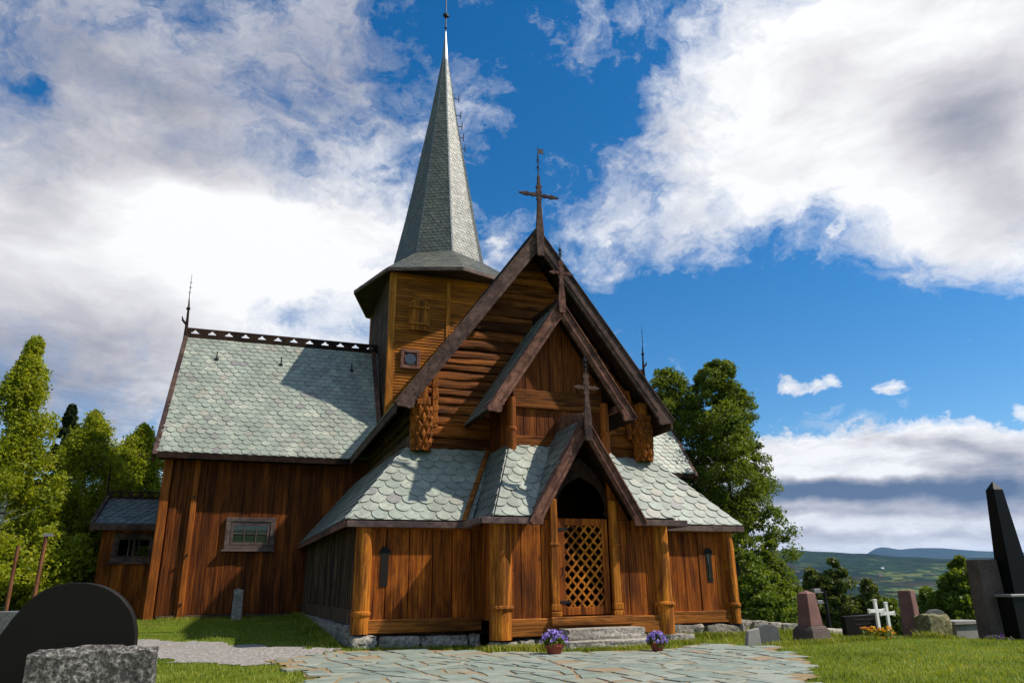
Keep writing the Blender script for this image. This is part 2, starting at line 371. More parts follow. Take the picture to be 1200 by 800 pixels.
def planks(F, polys, width=.3, t=.03, gap=.006, jit=.012, vert=True, mb=None, wj=.2, batten=0):
    mb = mb or MB()
    if not isinstance(polys[0], list): polys = [polys]
    for P in polys:
        a = 0 if vert else 1
        lo = min(p[a] for p in P); hi = max(p[a] for p in P); o0 = min(p[1 - a] for p in P) - 1; o1 = max(p[1 - a] for p in P) + 1
        x = lo
        while x < hi - 1e-4:
            w = width * random.uniform(1 - wj, 1 + wj)
            if hi - (x + w) < width * .4: w = hi - x
            a0, a1 = x + gap / 2, x + w - gap / 2
            st = [(a0, o0), (a1, o0), (a1, o1), (a0, o1)] if vert else [(o0, a0), (o1, a0), (o1, a1), (o0, a1)]
            q = clip(st, P)
            if len(q) >= 3:
                n = random.uniform(0, jit); mb.prism([F.p(u, v, -.03) for u, v in q], F.N * (t + n + .03))
            if batten and x > lo + .1:
                q = clip([(x - batten / 2, o0), (x + batten / 2, o0), (x + batten / 2, o1), (x - batten / 2, o1)], P)
                if len(q) >= 3: mb.prism([F.p(u, v, t * .5) for u, v in q], F.N * (t * .5 + jit + .014))
            x += w
    return mb
def logs(F, P, hgt=.27, depth=.09, wob=.02, mb=None, nu=26, hj=.12, clap=False):
    mb = mb or MB()
    if area(P) < 0: P = P[::-1]
    lo = min(p[1] for p in P); hi = max(p[1] for p in P)
    def ext(v):
        xs = []
        for i in range(len(P)):
            a = P[i]; b = P[(i + 1) % len(P)]
            if (a[1] - v) * (b[1] - v) <= 0 and abs(a[1] - b[1]) > 1e-6: xs.append(a[0] + (b[0] - a[0]) * (v - a[1]) / (b[1] - a[1]))
        return (min(xs), max(xs)) if xs else None
    v = lo; k = 0
    prof = [(0, -.2), (.05, .72), (.12, 1.05), (.5, 1.), (.86, .55), (.95, .3), (1., -.2)] if not clap else [(0, 0), (.02, 1.), (.5, .62), (.97, .25), (1., 0)]
    while v < hi - .02:
        h_ = hgt * random.uniform(1 - hj, 1 + hj); h_ = min(h_, hi - v); vs = []; ti = random.random(); sl = random.uniform(-.012, .012)
        for (f, d) in prof:
            vv = min(max(v + f * h_, lo + 1e-4), hi - 1e-4); e = ext(vv)
            for i in range(nu + 1):
                u = e[0] + (e[1] - e[0]) * i / nu
                w = noise.noise(Vector((u * 1.1, v * 3.7, f * 2 + 5))) * wob; w2 = (noise.noise(Vector((u * 1.7, v * 5 + 9, 1.))) + .5 * noise.noise(Vector((u * 7.3, v * 5 + 3, 1.)))) * wob
                vs.append(F.p(u, vv + (w2 * .8 + sl * (u)) * (0 if f == 0 and k == 0 else 1) * (0 if clap else 1), d * depth + w * (0 if clap else 1) - (.02 if d == 0 else 0)))
        m_ = nu + 1; fs = [(r * m_ + i, r * m_ + i + 1, (r + 1) * m_ + i + 1, (r + 1) * m_ + i) for r in range(len(prof) - 1) for i in range(nu)]
        mb.add(vs, fs, ti); v += h_; k += 1
    return mb
def npmesh(name, V, F, tint, mat, parent=None, smooth=False):
    me = bpy.data.meshes.new(name); k = F.shape[1]
    me.vertices.add(len(V)); me.vertices.foreach_set('co', V.astype(np.float32).ravel())
    me.loops.add(F.size); me.loops.foreach_set('vertex_index', F.astype(np.int32).ravel())
    me.polygons.add(len(F)); me.polygons.foreach_set('loop_start', np.arange(0, F.size, k, dtype=np.int32)); 
    me.update(calc_edges=True); me.validate()
    at = me.attributes.new('tint', 'FLOAT', 'POINT'); at.data.foreach_set('value', tint.astype(np.float32))
    if smooth: me.polygons.foreach_set('use_smooth', [True] * len(me.polygons))
    me.materials.append(MATS[mat]); o = bpy.data.objects.new(name, me); link(o, parent); return o

# ------------------------------------------------------------------ terrain
def ss(a, b, x): t = min(max((x - a) / (b - a), 0), 1); return t * t * (3 - 2 * t)
def H(x, y):
    dx, dy = x - CAM[0], y - CAM[1]; r = math.hypot(dx, dy); az = math.degrees(math.atan2(dx, dy))
    z = -.3 + .34 * ss(-1.5, 8.5, y) * ss(3.5, -3, x) + .05 * ss(-1.2, .3, y) * ss(-2, -5, x) * (1 - ss(0, 8, y))
    z += .02 * noise.noise(Vector((x * .35, y * .35, 0)))
    s = dx * .75 + dy * .66; w = ss(12, 27, az) if az > -60 else 0
    if az > 120: w = ss(170, 130, az)
    d = max(0, s - 17.9) if w > 0 else 0
    if d > 0:
        drop = .16 * d if d < 60 else 9.6 + (d - 60) * .09
        drop = min(drop, 130 + 10 * math.sin(az * .2)); drop *= ss(0, 5, d) * .5 + .5 * ss(0, 3, d)
        z -= drop * w
    if w < 1 and r > 45:
        z += (1 - w) * min(.075 * (r - 45), 140)
    if w > 0 and r > 2000:
        pk = {30: 2.2, 36: 2.15, 39: 2.05, 42: 1.85, 44: 1.7, 47: 1.45, 50: 1.3, 54: 1.05, 60: .9, 80: 1.4, 140: 1.5}
        ks = sorted(pk); el = pk[ks[0]] if az < ks[0] else pk[ks[-1]]
        for a, b in zip(ks, ks[1:]):
            if a <= az <= b: el = pk[a] + (pk[b] - pk[a]) * ss(a, b, az)
        top = 6200 * math.tan(rad(el)); f = ss(2000, 6200, r)
        zz = -130 + (top + 130) * (f ** .85) + 16 * noise.fractal(Vector((x * .0011, y * .0011, 3)), 1., 2., 4) * ss(2400, 4500, r)
        if r > 6200: zz -= (r - 6200) * .06
        z = z * (1 - w) + zz * w
        if r > 12500:
            pk = {30: 1.2, 42: 1.2, 44.2: 1.55, 45.0: 2.08, 45.6: 2.2, 46.5: 1.98, 47.6: 2.05, 49: 2.0, 51: 1.75, 54: 1.55, 60: 1.6, 90: 1.2}
            ks = sorted(pk); el = 1.2
            for a, b in zip(ks, ks[1:]):
                if a <= az <= b: el = pk[a] + (pk[b] - pk[a]) * (az - a) / (b - a)
            z = z * (1 - w) + w * (-250 + (15000 * math.tan(rad(el)) + 250) * ss(12500, 15000, r))
    return z
radii = [0.]; r = .6
while r < 330: radii.append(r); r *= 1.035 if r > 12 else 1.06
azs = [a for a in np.arange(-35, 75, .8)] + [a for a in np.arange(75, 325, 5.)]
def polar(rs, azs, name, mat):
    V = []; n = len(azs)
    for r in rs:
        for a in azs:
            x = CAM[0] + r * math.sin(rad(a)); y = CAM[1] + r * math.cos(rad(a)); V.append((x, y, H(x, y)))
    F = [(i * n + k, (i + 1) * n + k, (i + 1) * n + (k + 1) % n, i * n + (k + 1) % n) for i in range(len(rs) - 1) for k in range(n)]
    mb = MB(); mb.v = V; mb.f = [tuple(reversed(f)) for f in F]; mb.t = [.5] * len(V)
    return mb.build(name, mat, smooth='all')
tag(polar(radii, azs, 'ground', 'lawn'), kind='structure')
far = [radii[-1]]; r = far[0] * 1.03
while r < 19000: far.append(r); r *= 1.03
far.append(19000)
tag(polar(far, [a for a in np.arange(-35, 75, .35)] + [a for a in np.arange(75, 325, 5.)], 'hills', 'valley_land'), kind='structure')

PAVE = [(-5.95, -1.3), (-4.8, -.55), (-3.1, -.7), (-2.2, -1.75), (-.9, -2.55), (1.0, -2.6), (2.3, -2.0), (2.75, -3.1), (2.05, -5.0), (1.0, -6.4), (-.1, -7.5), (-1.2, -10.5), (-5.2, -11), (-5.6, -4.7)]
PATH = [(-14, 4.2), (-10.5, 3.9), (-8.5, 2.9), (-5.9, .6), (-4.75, -.35), (-5.6, -1.2), (-6.3, -2.3), (-7.6, -.6), (-9.5, .6), (-14, 1.2)]
CHURCH = [(-4.7, -.35), (-2.1, -.35), (-2.1, -1.45), (2.1, -1.45), (2.1, -.35), (4.7, -.35), (4.9, 15), (-11, 15), (-11, 9.2), (-4.8, 9.2)]
def inside(x, y, P):
    c = False; n = len(P)
    for i in range(n):
        x0, y0 = P[i]; x1, y1 = P[(i + 1) % n]
        if (y0 > y) != (y1 > y) and x < (x1 - x0) * (y - y0) / (y1 - y0) + x0: c = not c
    return c
def sheet(name, P, mat, dz, rag=.12, st=.09):
    x0 = min(p[0] for p in P) - .3; x1 = max(p[0] for p in P) + .3; y0 = min(p[1] for p in P) - .3; y1 = max(p[1] for p in P) + .3
    nx = int((x1 - x0) / st); ny = int((y1 - y0) / st); idx = {}; mb = MB()
    def v(i, j):
        if (i, j) not in idx:
            x = x0 + i * st; y = y0 + j * st; idx[(i, j)] = len(mb.v)
            e = noise.noise(Vector((x * 9, y * 9, 4))) * .03
            mb.v.append((x + e, y - e, H(x, y) + dz)); mb.t.append(.5)
        return idx[(i, j)]
    for i in range(nx):
        for j in range(ny):
            x = x0 + (i + .5) * st; y = y0 + (j + .5) * st
            e = noise.noise_vector(Vector((x * 1.6, y * 1.6, 0))) * rag * 2 + noise.noise_vector(Vector((x * 5, y * 5, 0))) * rag
            if inside(x + e.x, y + e.y, P): mb.f.append((v(i, j), v(i + 1, j), v(i + 1, j + 1), v(i, j + 1)))
    return mb.build(name, mat, smooth='all')
tag(sheet('gravel_path', PATH, 'gravel', .012, .2), kind='structure')
tag(sheet('soil', PAVE, 'soil', .022, .14), kind='structure')
# irregular flagstones by repeated cutting
fl = MB()
def split(P, depth):
    a = abs(area(P)); xs = [p[0] for p in P]; ys = [p[1] for p in P]
    if depth > 14 or a < random.choice((.10, .16, .22, .3, .42)):
        cx = sum(xs) / len(P); cy = sum(ys) / len(P)
        if not inside(cx, cy, PAVE): return
        if not inside(cx, cy, [(p[0] + (.25 if p[0] < -2 else -.2), p[1]) for p in PAVE]) and random.random() < .35: return
        if area(P) < 0: P = P[::-1]
        Q = []
        for p in P:
            d = math.hypot(p[0] - cx, p[1] - cy) + 1e-6; k = max(0, 1 - random.uniform(.025, .06) / d); Q.append((cx + (p[0] - cx) * k + random.uniform(-.008, .008), cy + (p[1] - cy) * k + random.uniform(-.008, .008)))
        z = H(cx, cy) + .030 + random.uniform(0, .006); sx = random.uniform(-.006, .006); sy = random.uniform(-.006, .006)
        top = [(q[0], q[1], z + sx * (q[0] - cx) + sy * (q[1] - cy)) for q in Q]
        fl.prism([(x, y, zz - .04) for x, y, zz in top], (0, 0, .04)); return
    w = max(xs) - min(xs); hh = max(ys) - min(ys)
    an = random.gauss(0, .22) + (0 if hh * 1.25 > w else math.pi / 2) + .12
    k = random.uniform(.35, .65); cx = min(xs) + w * k; cy = min(ys) + hh * k; dx, dy = math.cos(an), math.sin(an); B = 60
    h1 = [(cx - dx * B, cy - dy * B), (cx + dx * B, cy + dy * B), (cx + dx * B - dy * B, cy + dy * B + dx * B), (cx - dx * B - dy * B, cy - dy * B + dx * B)]
    h2 = [(cx - dx * B, cy - dy * B), (cx + dx * B, cy + dy * B), (cx + dx * B + dy * B, cy + dy * B - dx * B), (cx - dx * B + dy * B, cy - dy * B - dx * B)]
    for q in (clip(P, h1), clip(P, h2)):
        if len(q) >= 3 and abs(area(q)) > .003: split(q, depth + 1)
split([(-6.3, -11), (3, -11), (3, -.3), (-6.3, -.3)], 0)
tag(fl.build('paving', 'flagstone', bevel=.006), kind='structure')

# ------------------------------------------------------------------ the church
ch = empty('stave_church', (0, 0, 0), 'brown wooden stave church with slate roofs, carved gables and tall octagonal spire', 'church')
FY = lambda y: Fr((0, y, 0), (1, 0, 0), (0, 0, 1))          # wall facing -y: u = x, v = z
def facing(F): return F
def wallF(O, U): return Fr(O, U, (0, 0, 1))
# --- porch (outer corridor) walls
f0 = FY(.02)
for sx in (-1, 1):
    a, b = sorted((sx * 4.3, sx * 1.8))
    w_ = planks(f0, [(a, .24), (b, .24), (b, 2.12), (a, 2.12)], .44, .03, .018, .016, wj=.15)
    w_.build('plank_wall', 'warm_planks', ch, bevel=.006)
    sb = MB(); sb.box(a + .05, b - .05, -.09, .1, 0., .26, .6); sb.build('sill_beam', 'warm_beam', ch, bevel=.015); sb = MB(); sb.box(a + .05, b - .05, -.06, .1, 2.0, 2.16, .3); sb.build('wall_plate', 'warm_beam', ch, bevel=.015)
    # narrow slit window with round top
    cx = sx * 3.9 if sx < 0 else 3.77
    s_ = MB(); P = [(cx - .075, .88), (cx + .075, .88), (cx + .075, 1.48), (cx + .12, 1.5), (cx + .11, 1.58), (cx + .05, 1.65), (cx - .05, 1.65), (cx - .11, 1.58), (cx - .12, 1.5), (cx - .075, 1.48)]
    s_.prism([(x, -.034, z) for x, z in P], (0, .012, 0), .5); sl = s_.build('slit_window', 'dark_void', ch)
    if sx > 0:
        g = MB(); g.box(cx - .03, cx + .0, -.042, -.035, .95, 1.5, .5); g.build('pane', 'window_glass', sl)
# corridor side walls (tarred on the weather side)
for sx in (-1, 1):
    A = Vector((sx * 4.35, .1, 0)); B = Vector((sx * 4.75, 9.25, 0)); L = (B - A).length
    F = wallF(B, A - B) if sx < 0 else wallF(A, B - A)
    planks(F, [(0, .42), (L, .42), (L, 2.14), (0, 2.14)], .26, .03, .01, .02, batten=.04).build('plank_wall', 'tarred_planks', ch, bevel=.005)
    sb = MB(); sb.prism([F.p(0, .14, -.1), F.p(L, .14, -.1), F.p(L, .44, -.1), F.p(0, .44, -.1)], F.N * .19, .5); sb.build('sill_beam', 'tarred_planks', ch, bevel=.01)
# bay walls round the door
fb = FY(-1.18)
def gl(x): return 4.0 - 1.7 * abs(x)
for sx in (-1, 1):
    P = [(sx * .60, .24), (sx * 1.8, .24), (sx * 1.8, 2.15), (sx * .60, 2.15)]; P2 = [(sx * .60, 2.156), (sx * 1.08, 2.156), (sx * .60, 2.95)]
    planks(fb, [P, P2], .42, .03, .018, .016, wj=.12).build('plank_wall', 'warm_planks', ch, bevel=.006)
    F = wallF((-1.8, 0, 0), (0, -1, 0)) if sx < 0 else wallF((1.8, -1.2, 0), (0, 1, 0))
    planks(F, [(0, .2), (1.2, .2), (1.2, 2.15), (0, 2.15)], .3, .03).build('plank_wall', 'warm_planks', ch, bevel=.006)
sb = MB(); sb.box(-1.75, 1.72, -1.29, -1.06, -.08, .25, .6); sb.build('sill_beam', 'warm_beam', ch, bevel=.018)
sb = MB(); sb.box(-.82, .98, -1.37, -1.26, .1, .27, .7); sb.build('threshold', 'warm_beam', ch, bevel=.018)
sb = MB(); sb.box(-4.2, 4.2, -.02, 9, -.06, .0, .5); sb.box(-1.7, 1.7, -1.1, 0, -.05, .02, .5); sb.build('porch_floor', 'dark_boards', ch)
iw = MB(); iw.box(-3, 3, 1.45, 1.6, 0, 3.9, .5); iw.build('inner_wall', 'dark_boards', ch)
# round posts with turned rings
def post(x, y, r, z0, z1, zr, parent=ch, mat='warm_post', n=20):
    m = MB(); m.lathe([(r * 1.02, z0), (r * 1.02, zr - .05), (r, zr + .05), (r * .99, (zr + z1) / 2), (r * .97, z1)], (x, y, 0), n, random.random())
    p = m.build('post', mat, parent, smooth=True)
    m = MB(); m.lathe([(r * 1.0, zr - .055), (r * 1.13, zr - .03), (r * 1.2, zr + .01), (r * 1.13, zr + .05), (r * .98, zr + .065)], (x, y, 0), n, .6); m.build('turned_ring', mat, p, smooth=True)
post(-4.33, 0, .175, 0., 2.1, .36); post(4.33, 0, .165, -.03, 2.1, .36)
post(-1.8, -1.16, .22, -.12, 2.12, .44); post(1.8, -1.16, .20, -.12, 2.12, .45)
# carved jamb columns beside the door
for sx in (-1, 1):
    m = MB(); x = sx * .685; w = .085
    m.box(x - w, x + w, -1.30, -1.2, .27, 2.55, .5)
    jb = m.build('door_jamb', 'warm_post', ch, bevel=.02)
    for e_, za, zc in ((.03, .27, .36), (.02, .38, .5), (.015, 1.62, 1.68)):
        m = MB(); m.box(x - w - e_, x + w + e_, -1.3 - e_, -1.2, za, zc, .5); m.build('moulding', 'warm_post', jb, bevel=.012)
# spandrel of the dark arch
m = MB()
for sx in (-1, 1):
    P = [(sx * .60, 2.1)]
    P += [(sx * (.60 - .0), 2.2), (sx * .50, 2.27), (sx * .56, 2.35)] + [(sx * .56 * math.cos(a), 2.36 + .62 * math.sin(a)) for a in (.25, .55, .85, 1.15)]
    P += [(0, 3.05), (0, 3.45), (sx * .3, 3.2), (sx * .60, 2.75)]
    m.prism([(x, -1.17, z) for x, z in P], (0, .04, 0), .3)
m.build('arch_board', 'dark_boards', ch, bevel=.005)
# lattice door
dr = MB(); x0, x1, z0, z1, yd = -.575, .565, .29, 2.17, -1.2
dr.box(x0, x0 + .15, yd, yd + .05, z0, z1, .6); dr.box(x1 - .13, x1, yd, yd + .05, z0, z1, .7); dr.box(x0 + .15, x1 - .13, yd, yd + .05, z1 - .14, z1, .55); dr.box(x0 + .15, x1 - .13, yd, yd + .05, z0, z0 + .15, .5)
door = dr.build('lattice_door', 'warm_planks', ch, bevel=.006)
la = MB(); a0, a1, b0, b1 = x0 + .1, x1 - .09, z0 + .1, z1 - .1; pit = .205; asp = 1.08
R_ = [(a0, b0), (a1, b0), (a1, b1), (a0, b1)]
for sg in (-1, 1):
    k = -12
    while k < 16:
        cxx = a0 + k * pit; bw = .062
        q = clip([(cxx - bw / 2, b0 - .1), (cxx + bw / 2, b0 - .1), (cxx + bw / 2 + sg * (b1 - b0 + .2) / asp, b1 + .1), (cxx - bw / 2 + sg * (b1 - b0 + .2) / asp, b1 + .1)], R_)
        if len(q) >= 3: la.prism([(x, yd + (.006 if sg > 0 else .022), z) for x, z in q], (0, .018, 0))
        k += 1
la.build('lattice', 'warm_post', door, bevel=.004)
hg = MB(); hg.box(x0 - .02, x0 + .24, yd - .012, yd - .002, z0 + .22, z0 + .27, .5); hg.build('hinge', 'iron', door)
hg = MB(); hg.box(x0 - .02, x0 + .24, yd - .012, yd - .002, z1 - .24, z1 - .19, .5); hg.build('hinge', 'iron', door)
hg = MB(); hg.tube([(x0 + .07, yd - .0, z0 + .75), (x0 + .07, yd - .05, z0 + .75), (x0 + .07, yd - .05, z0 + .9), (x0 + .07, yd - .0, z0 + .9)], .012, 6); hg.build('handle', 'iron', door)
# --- porch roofs
ze, zt = 2.16, 3.94
def fascia(pts, h_=.14, th=.05, mat='frame_paint', name='eave_board'):
    for a, b in pts:
        m = MB(); a = Vector(a); b = Vector(b); d = (b - a).normalized(); nrm = Vector((d.y, -d.x, 0))
        m.prism([a + Vector((0, 0, -.015)), b + Vector((0, 0, -.015)), b + Vector((0, 0, -h_)), a + Vector((0, 0, -h_))], nrm * th, random.random()); m.build(name, mat, ch, bevel=.006)
yE = -.16
for sx in (-1, 1):
    P = [(-4.72, yE, ze), (-2.1, yE, ze), (-1.15, 1.4, zt), (-3.28, 1.4, zt)] if sx < 0 else [(2.1, yE, ze), (4.72, yE, ze), (3.28, 1.4, zt), (1.15, 1.4, zt)]
    roof(P, (1, 0, 0), ch, .34, .235)
    fascia([(P[0], P[1])])
# sides
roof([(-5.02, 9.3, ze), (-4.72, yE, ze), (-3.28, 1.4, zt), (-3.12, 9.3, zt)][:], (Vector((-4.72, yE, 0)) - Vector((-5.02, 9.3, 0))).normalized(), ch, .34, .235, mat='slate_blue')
roof([(4.72, yE, ze), (5.02, 9.3, ze), (3.12, 9.3, zt), (3.28, 1.4, zt)], (Vector((5.02, 9.3, 0)) - Vector((4.72, yE, 0))).normalized(), ch, .34, .235)
fascia([((-5.02, 9.3, ze), (-4.72, yE, ze))], mat='barge_bare'); fascia([((4.72, yE, ze), (5.02, 9.3, ze))])
# bay roof: front and sides
zb = 3.86; yb = -1.5
for sx in (-1, 1):
    P = [(-2.03, yb, ze), (-1.2, yb, ze), (-.2, -.08, zb), (-1.2, -.08, zb)] if sx < 0 else [(1.2, yb, ze), (2.03, yb, ze), (1.2, -.08, zb), (.2, -.08, zb)]
    roof(P, (1, 0, 0), ch, .34, .235)
    P = [(-2.03, -.1, ze), (-2.03, yb, ze), (-1.2, -.08, zb), (-1.2, 1.36, zb)] if sx < 0 else [(2.03, yb, ze), (2.03, -.1, ze), (1.2, 1.36, zb), (1.2, -.08, zb)]
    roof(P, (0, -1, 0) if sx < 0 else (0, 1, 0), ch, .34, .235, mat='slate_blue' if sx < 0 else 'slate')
fascia([((-2.3, yb, ze), (-1.2, yb, ze)), ((1.2, yb, ze), (2.3, yb, ze))])
fascia([((-2.3, yE, ze - .002), (-2.3, yb, ze - .002)), ((2.3, yb, ze - .002), (2.3, yE, ze - .002))])
m = MB(); m.bar((-2.28, yE - .05, ze + .02), (-1.26, 1.36, zt + .02), .11, .05); m.build('valley_board', 'warm_beam', ch, bevel=.006)
# --- gabled roofs with barge boards
def barge(y, apex, tip, h_, th, mat, curl=True, name='barge_board', cap=True):
    x0_, z0_ = apex; x1_, z1_ = tip; d = Vector((x1_ - x0_, 0, z1_ - z0_)); L = d.length; d.normalize(); n = Vector((-d.z, 0, d.x))
    if n.z > 0: n = -n
    A = Vector((x0_, y, z0_)); v = lambda a, b: A + d * a + n * b
    top0 = v(0, 0); low0 = A + Vector((0, 0, -h_ / abs(n.z)))
    pts = [top0, v(L, 0)]
    if curl:
        k = h_
        pts += [v(L + .02, k * .25), v(L - k * .25, k * .75), v(L - k * .32, k * 1.02), v(L - k * .55, k * 1.22), v(L - k * .85, k * 1.12), v(L - k * 1.05, k * 1.0), v(L - k * 1.2, k * 1.08), v(L - k * 1.45, k * 1.0)]
    else: pts += [v(L, h_)]
    pts += [low0]
    m = MB(); m.prism(pts, (0, -th, 0), random.random()); o = m.build(name, mat, ch, bevel=.008)
    if cap:
        m = MB(); m.prism([v(0, -.0) + Vector((0, -th - .03, 0)), v(L, 0) + Vector((0, -th - .03, 0)), v(L, -.035) + Vector((0, -th - .03, 0)), A + Vector((0, -th - .03, .035 / abs(n.z)))], (0, th + .18, 0), random.random()); m.build('capping', mat, o, bevel=.005)
        m = MB(); m.prism([v(.1, h_ * .62) + Vector((0, -th - .02, 0)), v(L - h_ * 1.5, h_ * .62) + Vector((0, -th - .02, 0)), v(L - h_ * 1.5, h_ * .72) + Vector((0, -th - .02, 0)), v(.1, h_ * .72) + Vector((0, -th - .02, 0))], (0, .025, 0), random.random()); m.build('moulding', mat, o)
def gable(yf, yb_, az, ex_, ez, th, bh, mat, tilemat='slate', w=.34, exq=.235, hide=None, bt=.07):
    for sx in (-1, 1):
        P = [(sx * ex_, yf, ez), (sx * ex_, yb_, ez), (0, yb_, az), (0, yf, az)] if hide is None else [(sx * p[0], p[1], p[2]) for p in hide]
        roof(P, (0, -sx * -1, 0) if sx > 0 else (0, -1, 0), ch, w, exq, mat=tilemat, th=th)
        barge(yf, (0, az + .03), (sx * ex_, ez + .03), bh, bt, mat)
# door gable
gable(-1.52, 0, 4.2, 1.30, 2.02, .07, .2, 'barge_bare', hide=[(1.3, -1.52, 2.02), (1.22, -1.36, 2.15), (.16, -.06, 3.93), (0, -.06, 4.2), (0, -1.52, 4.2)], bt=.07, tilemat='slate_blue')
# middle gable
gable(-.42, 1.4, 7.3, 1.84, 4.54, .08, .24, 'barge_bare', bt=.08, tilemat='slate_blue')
# nave gable
gable(.86, 11, 9.8, 3.66, 4.84, .12, .32, 'barge_paint', w=.3, exq=.2, bt=.09)
# log gable wall
LG = [(-3.0, 3.7), (3.0, 3.7), (3.0, 5.3), (0, 9.42), (-3.0, 5.3)]
logs(FY(1.5), LG, .235, .045, .022, nu=80, hj=.28).build('log_wall', 'logs', ch, smooth=True)
bk = MB(); bk.prism([(x, 1.52, z) for x, z in LG], (0, .1, 0), .5); bk.build('inner_wall', 'dark_boards', ch)
for sx in (-1, 1):
    F = wallF((-3.0, 9.3, 0), (0, -1, 0)) if sx < 0 else wallF((3.0, 1.5, 0), (0, 1, 0))
    logs(F, [(0, 3.7), (7.8, 3.7), (7.8, 5.4), (0, 5.4)], .28, .08, .03, nu=30).build('log_wall', 'tarred_planks' if sx < 0 else 'logs', ch, smooth=True)
    m = MB(); x = sx * 3.66
    m.box(min(x, x - sx * .05), max(x, x - sx * .05), .86, 8.9, 4.66, 4.86, .5); m.build('eave_board', 'barge_paint', ch, bevel=.006)
    # carved corner column: scaled bark-like relief
    mm = MB(); vs = []; nz_, na = 64, 96
    for i in range(nz_ + 1):
        z = 3.86 + 1.06 * i / nz_; bulge = .22 + .035 * math.sin((z - 3.86) * 2.6)
        for k in range(na):
            a = 2 * math.pi * k / na; u = k / na * 8; v = (z - 3.86) * 2.6
            d1 = abs(((u + v) % 1.) - .5); d2 = abs(((u - v) % 1.) - .5)
            rl = min(.5 - abs(.5 - d1 * 1.) , .5 - abs(.5 - d2)) ; rl = min(d1, d2) * 2
            r_ = bulge + .075 * (min(1, rl * 1.6) ** .8) - .055
            vs.append((sx * 2.95 + r_ * math.cos(a), 1.22 + r_ * math.sin(a), z))
    mm.add(vs, [(i * na + k, i * na + (k + 1) % na, (i + 1) * na + (k + 1) % na, (i + 1) * na + k) for i in range(nz_) for k in range(na)], .6)
    cc = mm.build('carved_column', 'carved_wood', ch)
    m = MB(); m.box(sx * 2.95 - .17, sx * 2.95 + .17, 1.0, 1.42, 4.92, 5.06, .3); m.box(sx * 2.95 - .12, sx * 2.95 + .12, 1.06, 1.38, 5.06, 5.4, .6); m.build('capital', 'carved_wood', cc, bevel=.02)
    m = MB(); xi = sx * 2.62; m.box(xi - .07, xi + .07, 1.26, 1.38, 4.45, 5.75, .8); 
    for q in range(4): m.prism([(xi - .09, 1.25, 4.5 + q * .3), (xi + .09, 1.25, 4.56 + q * .3), (xi + .09, 1.25, 4.72 + q * .3), (xi - .09, 1.25, 4.66 + q * .3)], (0, .1, 0))
    m.build('carved_strip', 'carved_wood', ch, bevel=.02)
# --- upper porch bay
fu = FY(-.06)
planks(fu, [(-1.1, 4.08), (1.1, 4.08), (1.1, 4.75), (-1.1, 4.75)], .27, .025, .012, .012).build('plank_wall', 'transept_planks', ch, bevel=.006)
planks(fu, [(-1.12, 5.12), (1.12, 5.12), (1.12, 5.35), (0, 7.05), (-1.12, 5.35)], .3, .025, .008, .012).build('plank_wall', 'transept_planks', ch, bevel=.006)
m = MB(); m.box(-1.14, 1.14, -.16, .0, 4.73, 5.16, .4); m.box(-1.1, 1.1, -.13, 0, 3.78, 4.09, .55); m.build('cross_beam', 'logs', ch, bevel=.015)
bk = MB(); bk.prism([(x, -.03, z) for x, z in [(-1.15, 3.7), (1.15, 3.7), (1.15, 5.35), (0, 7.1), (-1.15, 5.35)]], (0, .05, 0), .5); bk.build('inner_wall', 'dark_boards', ch)
for sx in (-1, 1):
    F = wallF((-1.15, 1.5, 0), (0, -1, 0)) if sx < 0 else wallF((1.15, -.05, 0), (0, 1, 0))
    planks(F, [(0, 3.7), (1.5, 3.7), (1.5, 5.5), (0, 5.5)], .3, .025).build('plank_wall', 'transept_planks', ch, bevel=.006)
    post(sx * 1.17, -.14, .105, 3.7, 4.95, 4.2, mat='red_corner_wood', n=16)
    m = MB(); m.box(sx * 1.45 - .05, sx * 1.45 + .05, -.3, .3, 4.75, 4.9, .5); m.build('bracket', 'barge_bare', ch, bevel=.01)
# --- nave / transept walls
f9 = FY(9.34)
planks(f9, [(-9.15, .16), (-2.9, .16), (-2.9, 4.95), (-9.15, 4.95)], .23, .028, .008, .022, wj=.25).build('plank_wall', 'transept_planks', ch, bevel=.005)
planks(f9, [(2.9, .16), (9.15, .16), (9.15, 4.95), (2.9, 4.95)], .23, .028, .008, .022).build('plank_wall', 'transept_planks', ch, bevel=.005)
for sx in (-1, 1):
    F = wallF((-9.15, 14.9, 0), (0, -1, 0)) if sx < 0 else wallF((9.15, 9.32, 0), (0, 1, 0))
    L = 5.58
    planks(F, [(0, -.1), (L, -.1), (L, 4.95), (L / 2, 9.1), (0, 4.95)], .25, .03).build('plank_wall', 'transept_planks', ch, bevel=.005)
fbk = Fr((0, 14.88, 0), (-1, 0, 0), (0, 0, 1)); planks(fbk, [(-9.15, -.1), (9.15, -.1), (9.15, 4.95), (-9.15, 4.95)], .3, .03).build('plank_wall', 'transept_planks', ch)
m = MB(); m.box(-9.22, -8.98, 9.19, 9.33, -.0, 4.8, .75); m.box(-9.23, -9.1, 9.21, 9.5, .0, 4.8, .5); m.build('corner_board', 'red_corner_wood', ch, bevel=.008)
m = MB(); m.box(-8.93, -8.72, 9.26, 9.33, .05, 4.8, .4); m.build('corner_board', 'transept_planks', ch, bevel=.008)
m = MB(); m.box(-8.34, -8.18, 9.19, 9.33, .05, 4.8, .85); bt = m.build('tie_plank', 'red_corner_wood', ch, bevel=.012)
for z in (.45, 1.84, 3.56):
    m = MB(); m.tube([(-8.26, 9.2, z), (-8.26, 9.13, z)], .035, 8); m.build('iron_bolt', 'iron', bt)
m = MB(); m.box(-8.9, -4.7, 9.22, 9.4, .05, .15, .5); m.build('sill_beam', 'tarred_planks', ch, bevel=.01)
m = MB(); m.box(-9.05, 9.05, 9.42, 9.52, -.1, 4.95, .5); m.build('inner_wall', 'dark_boards', ch)
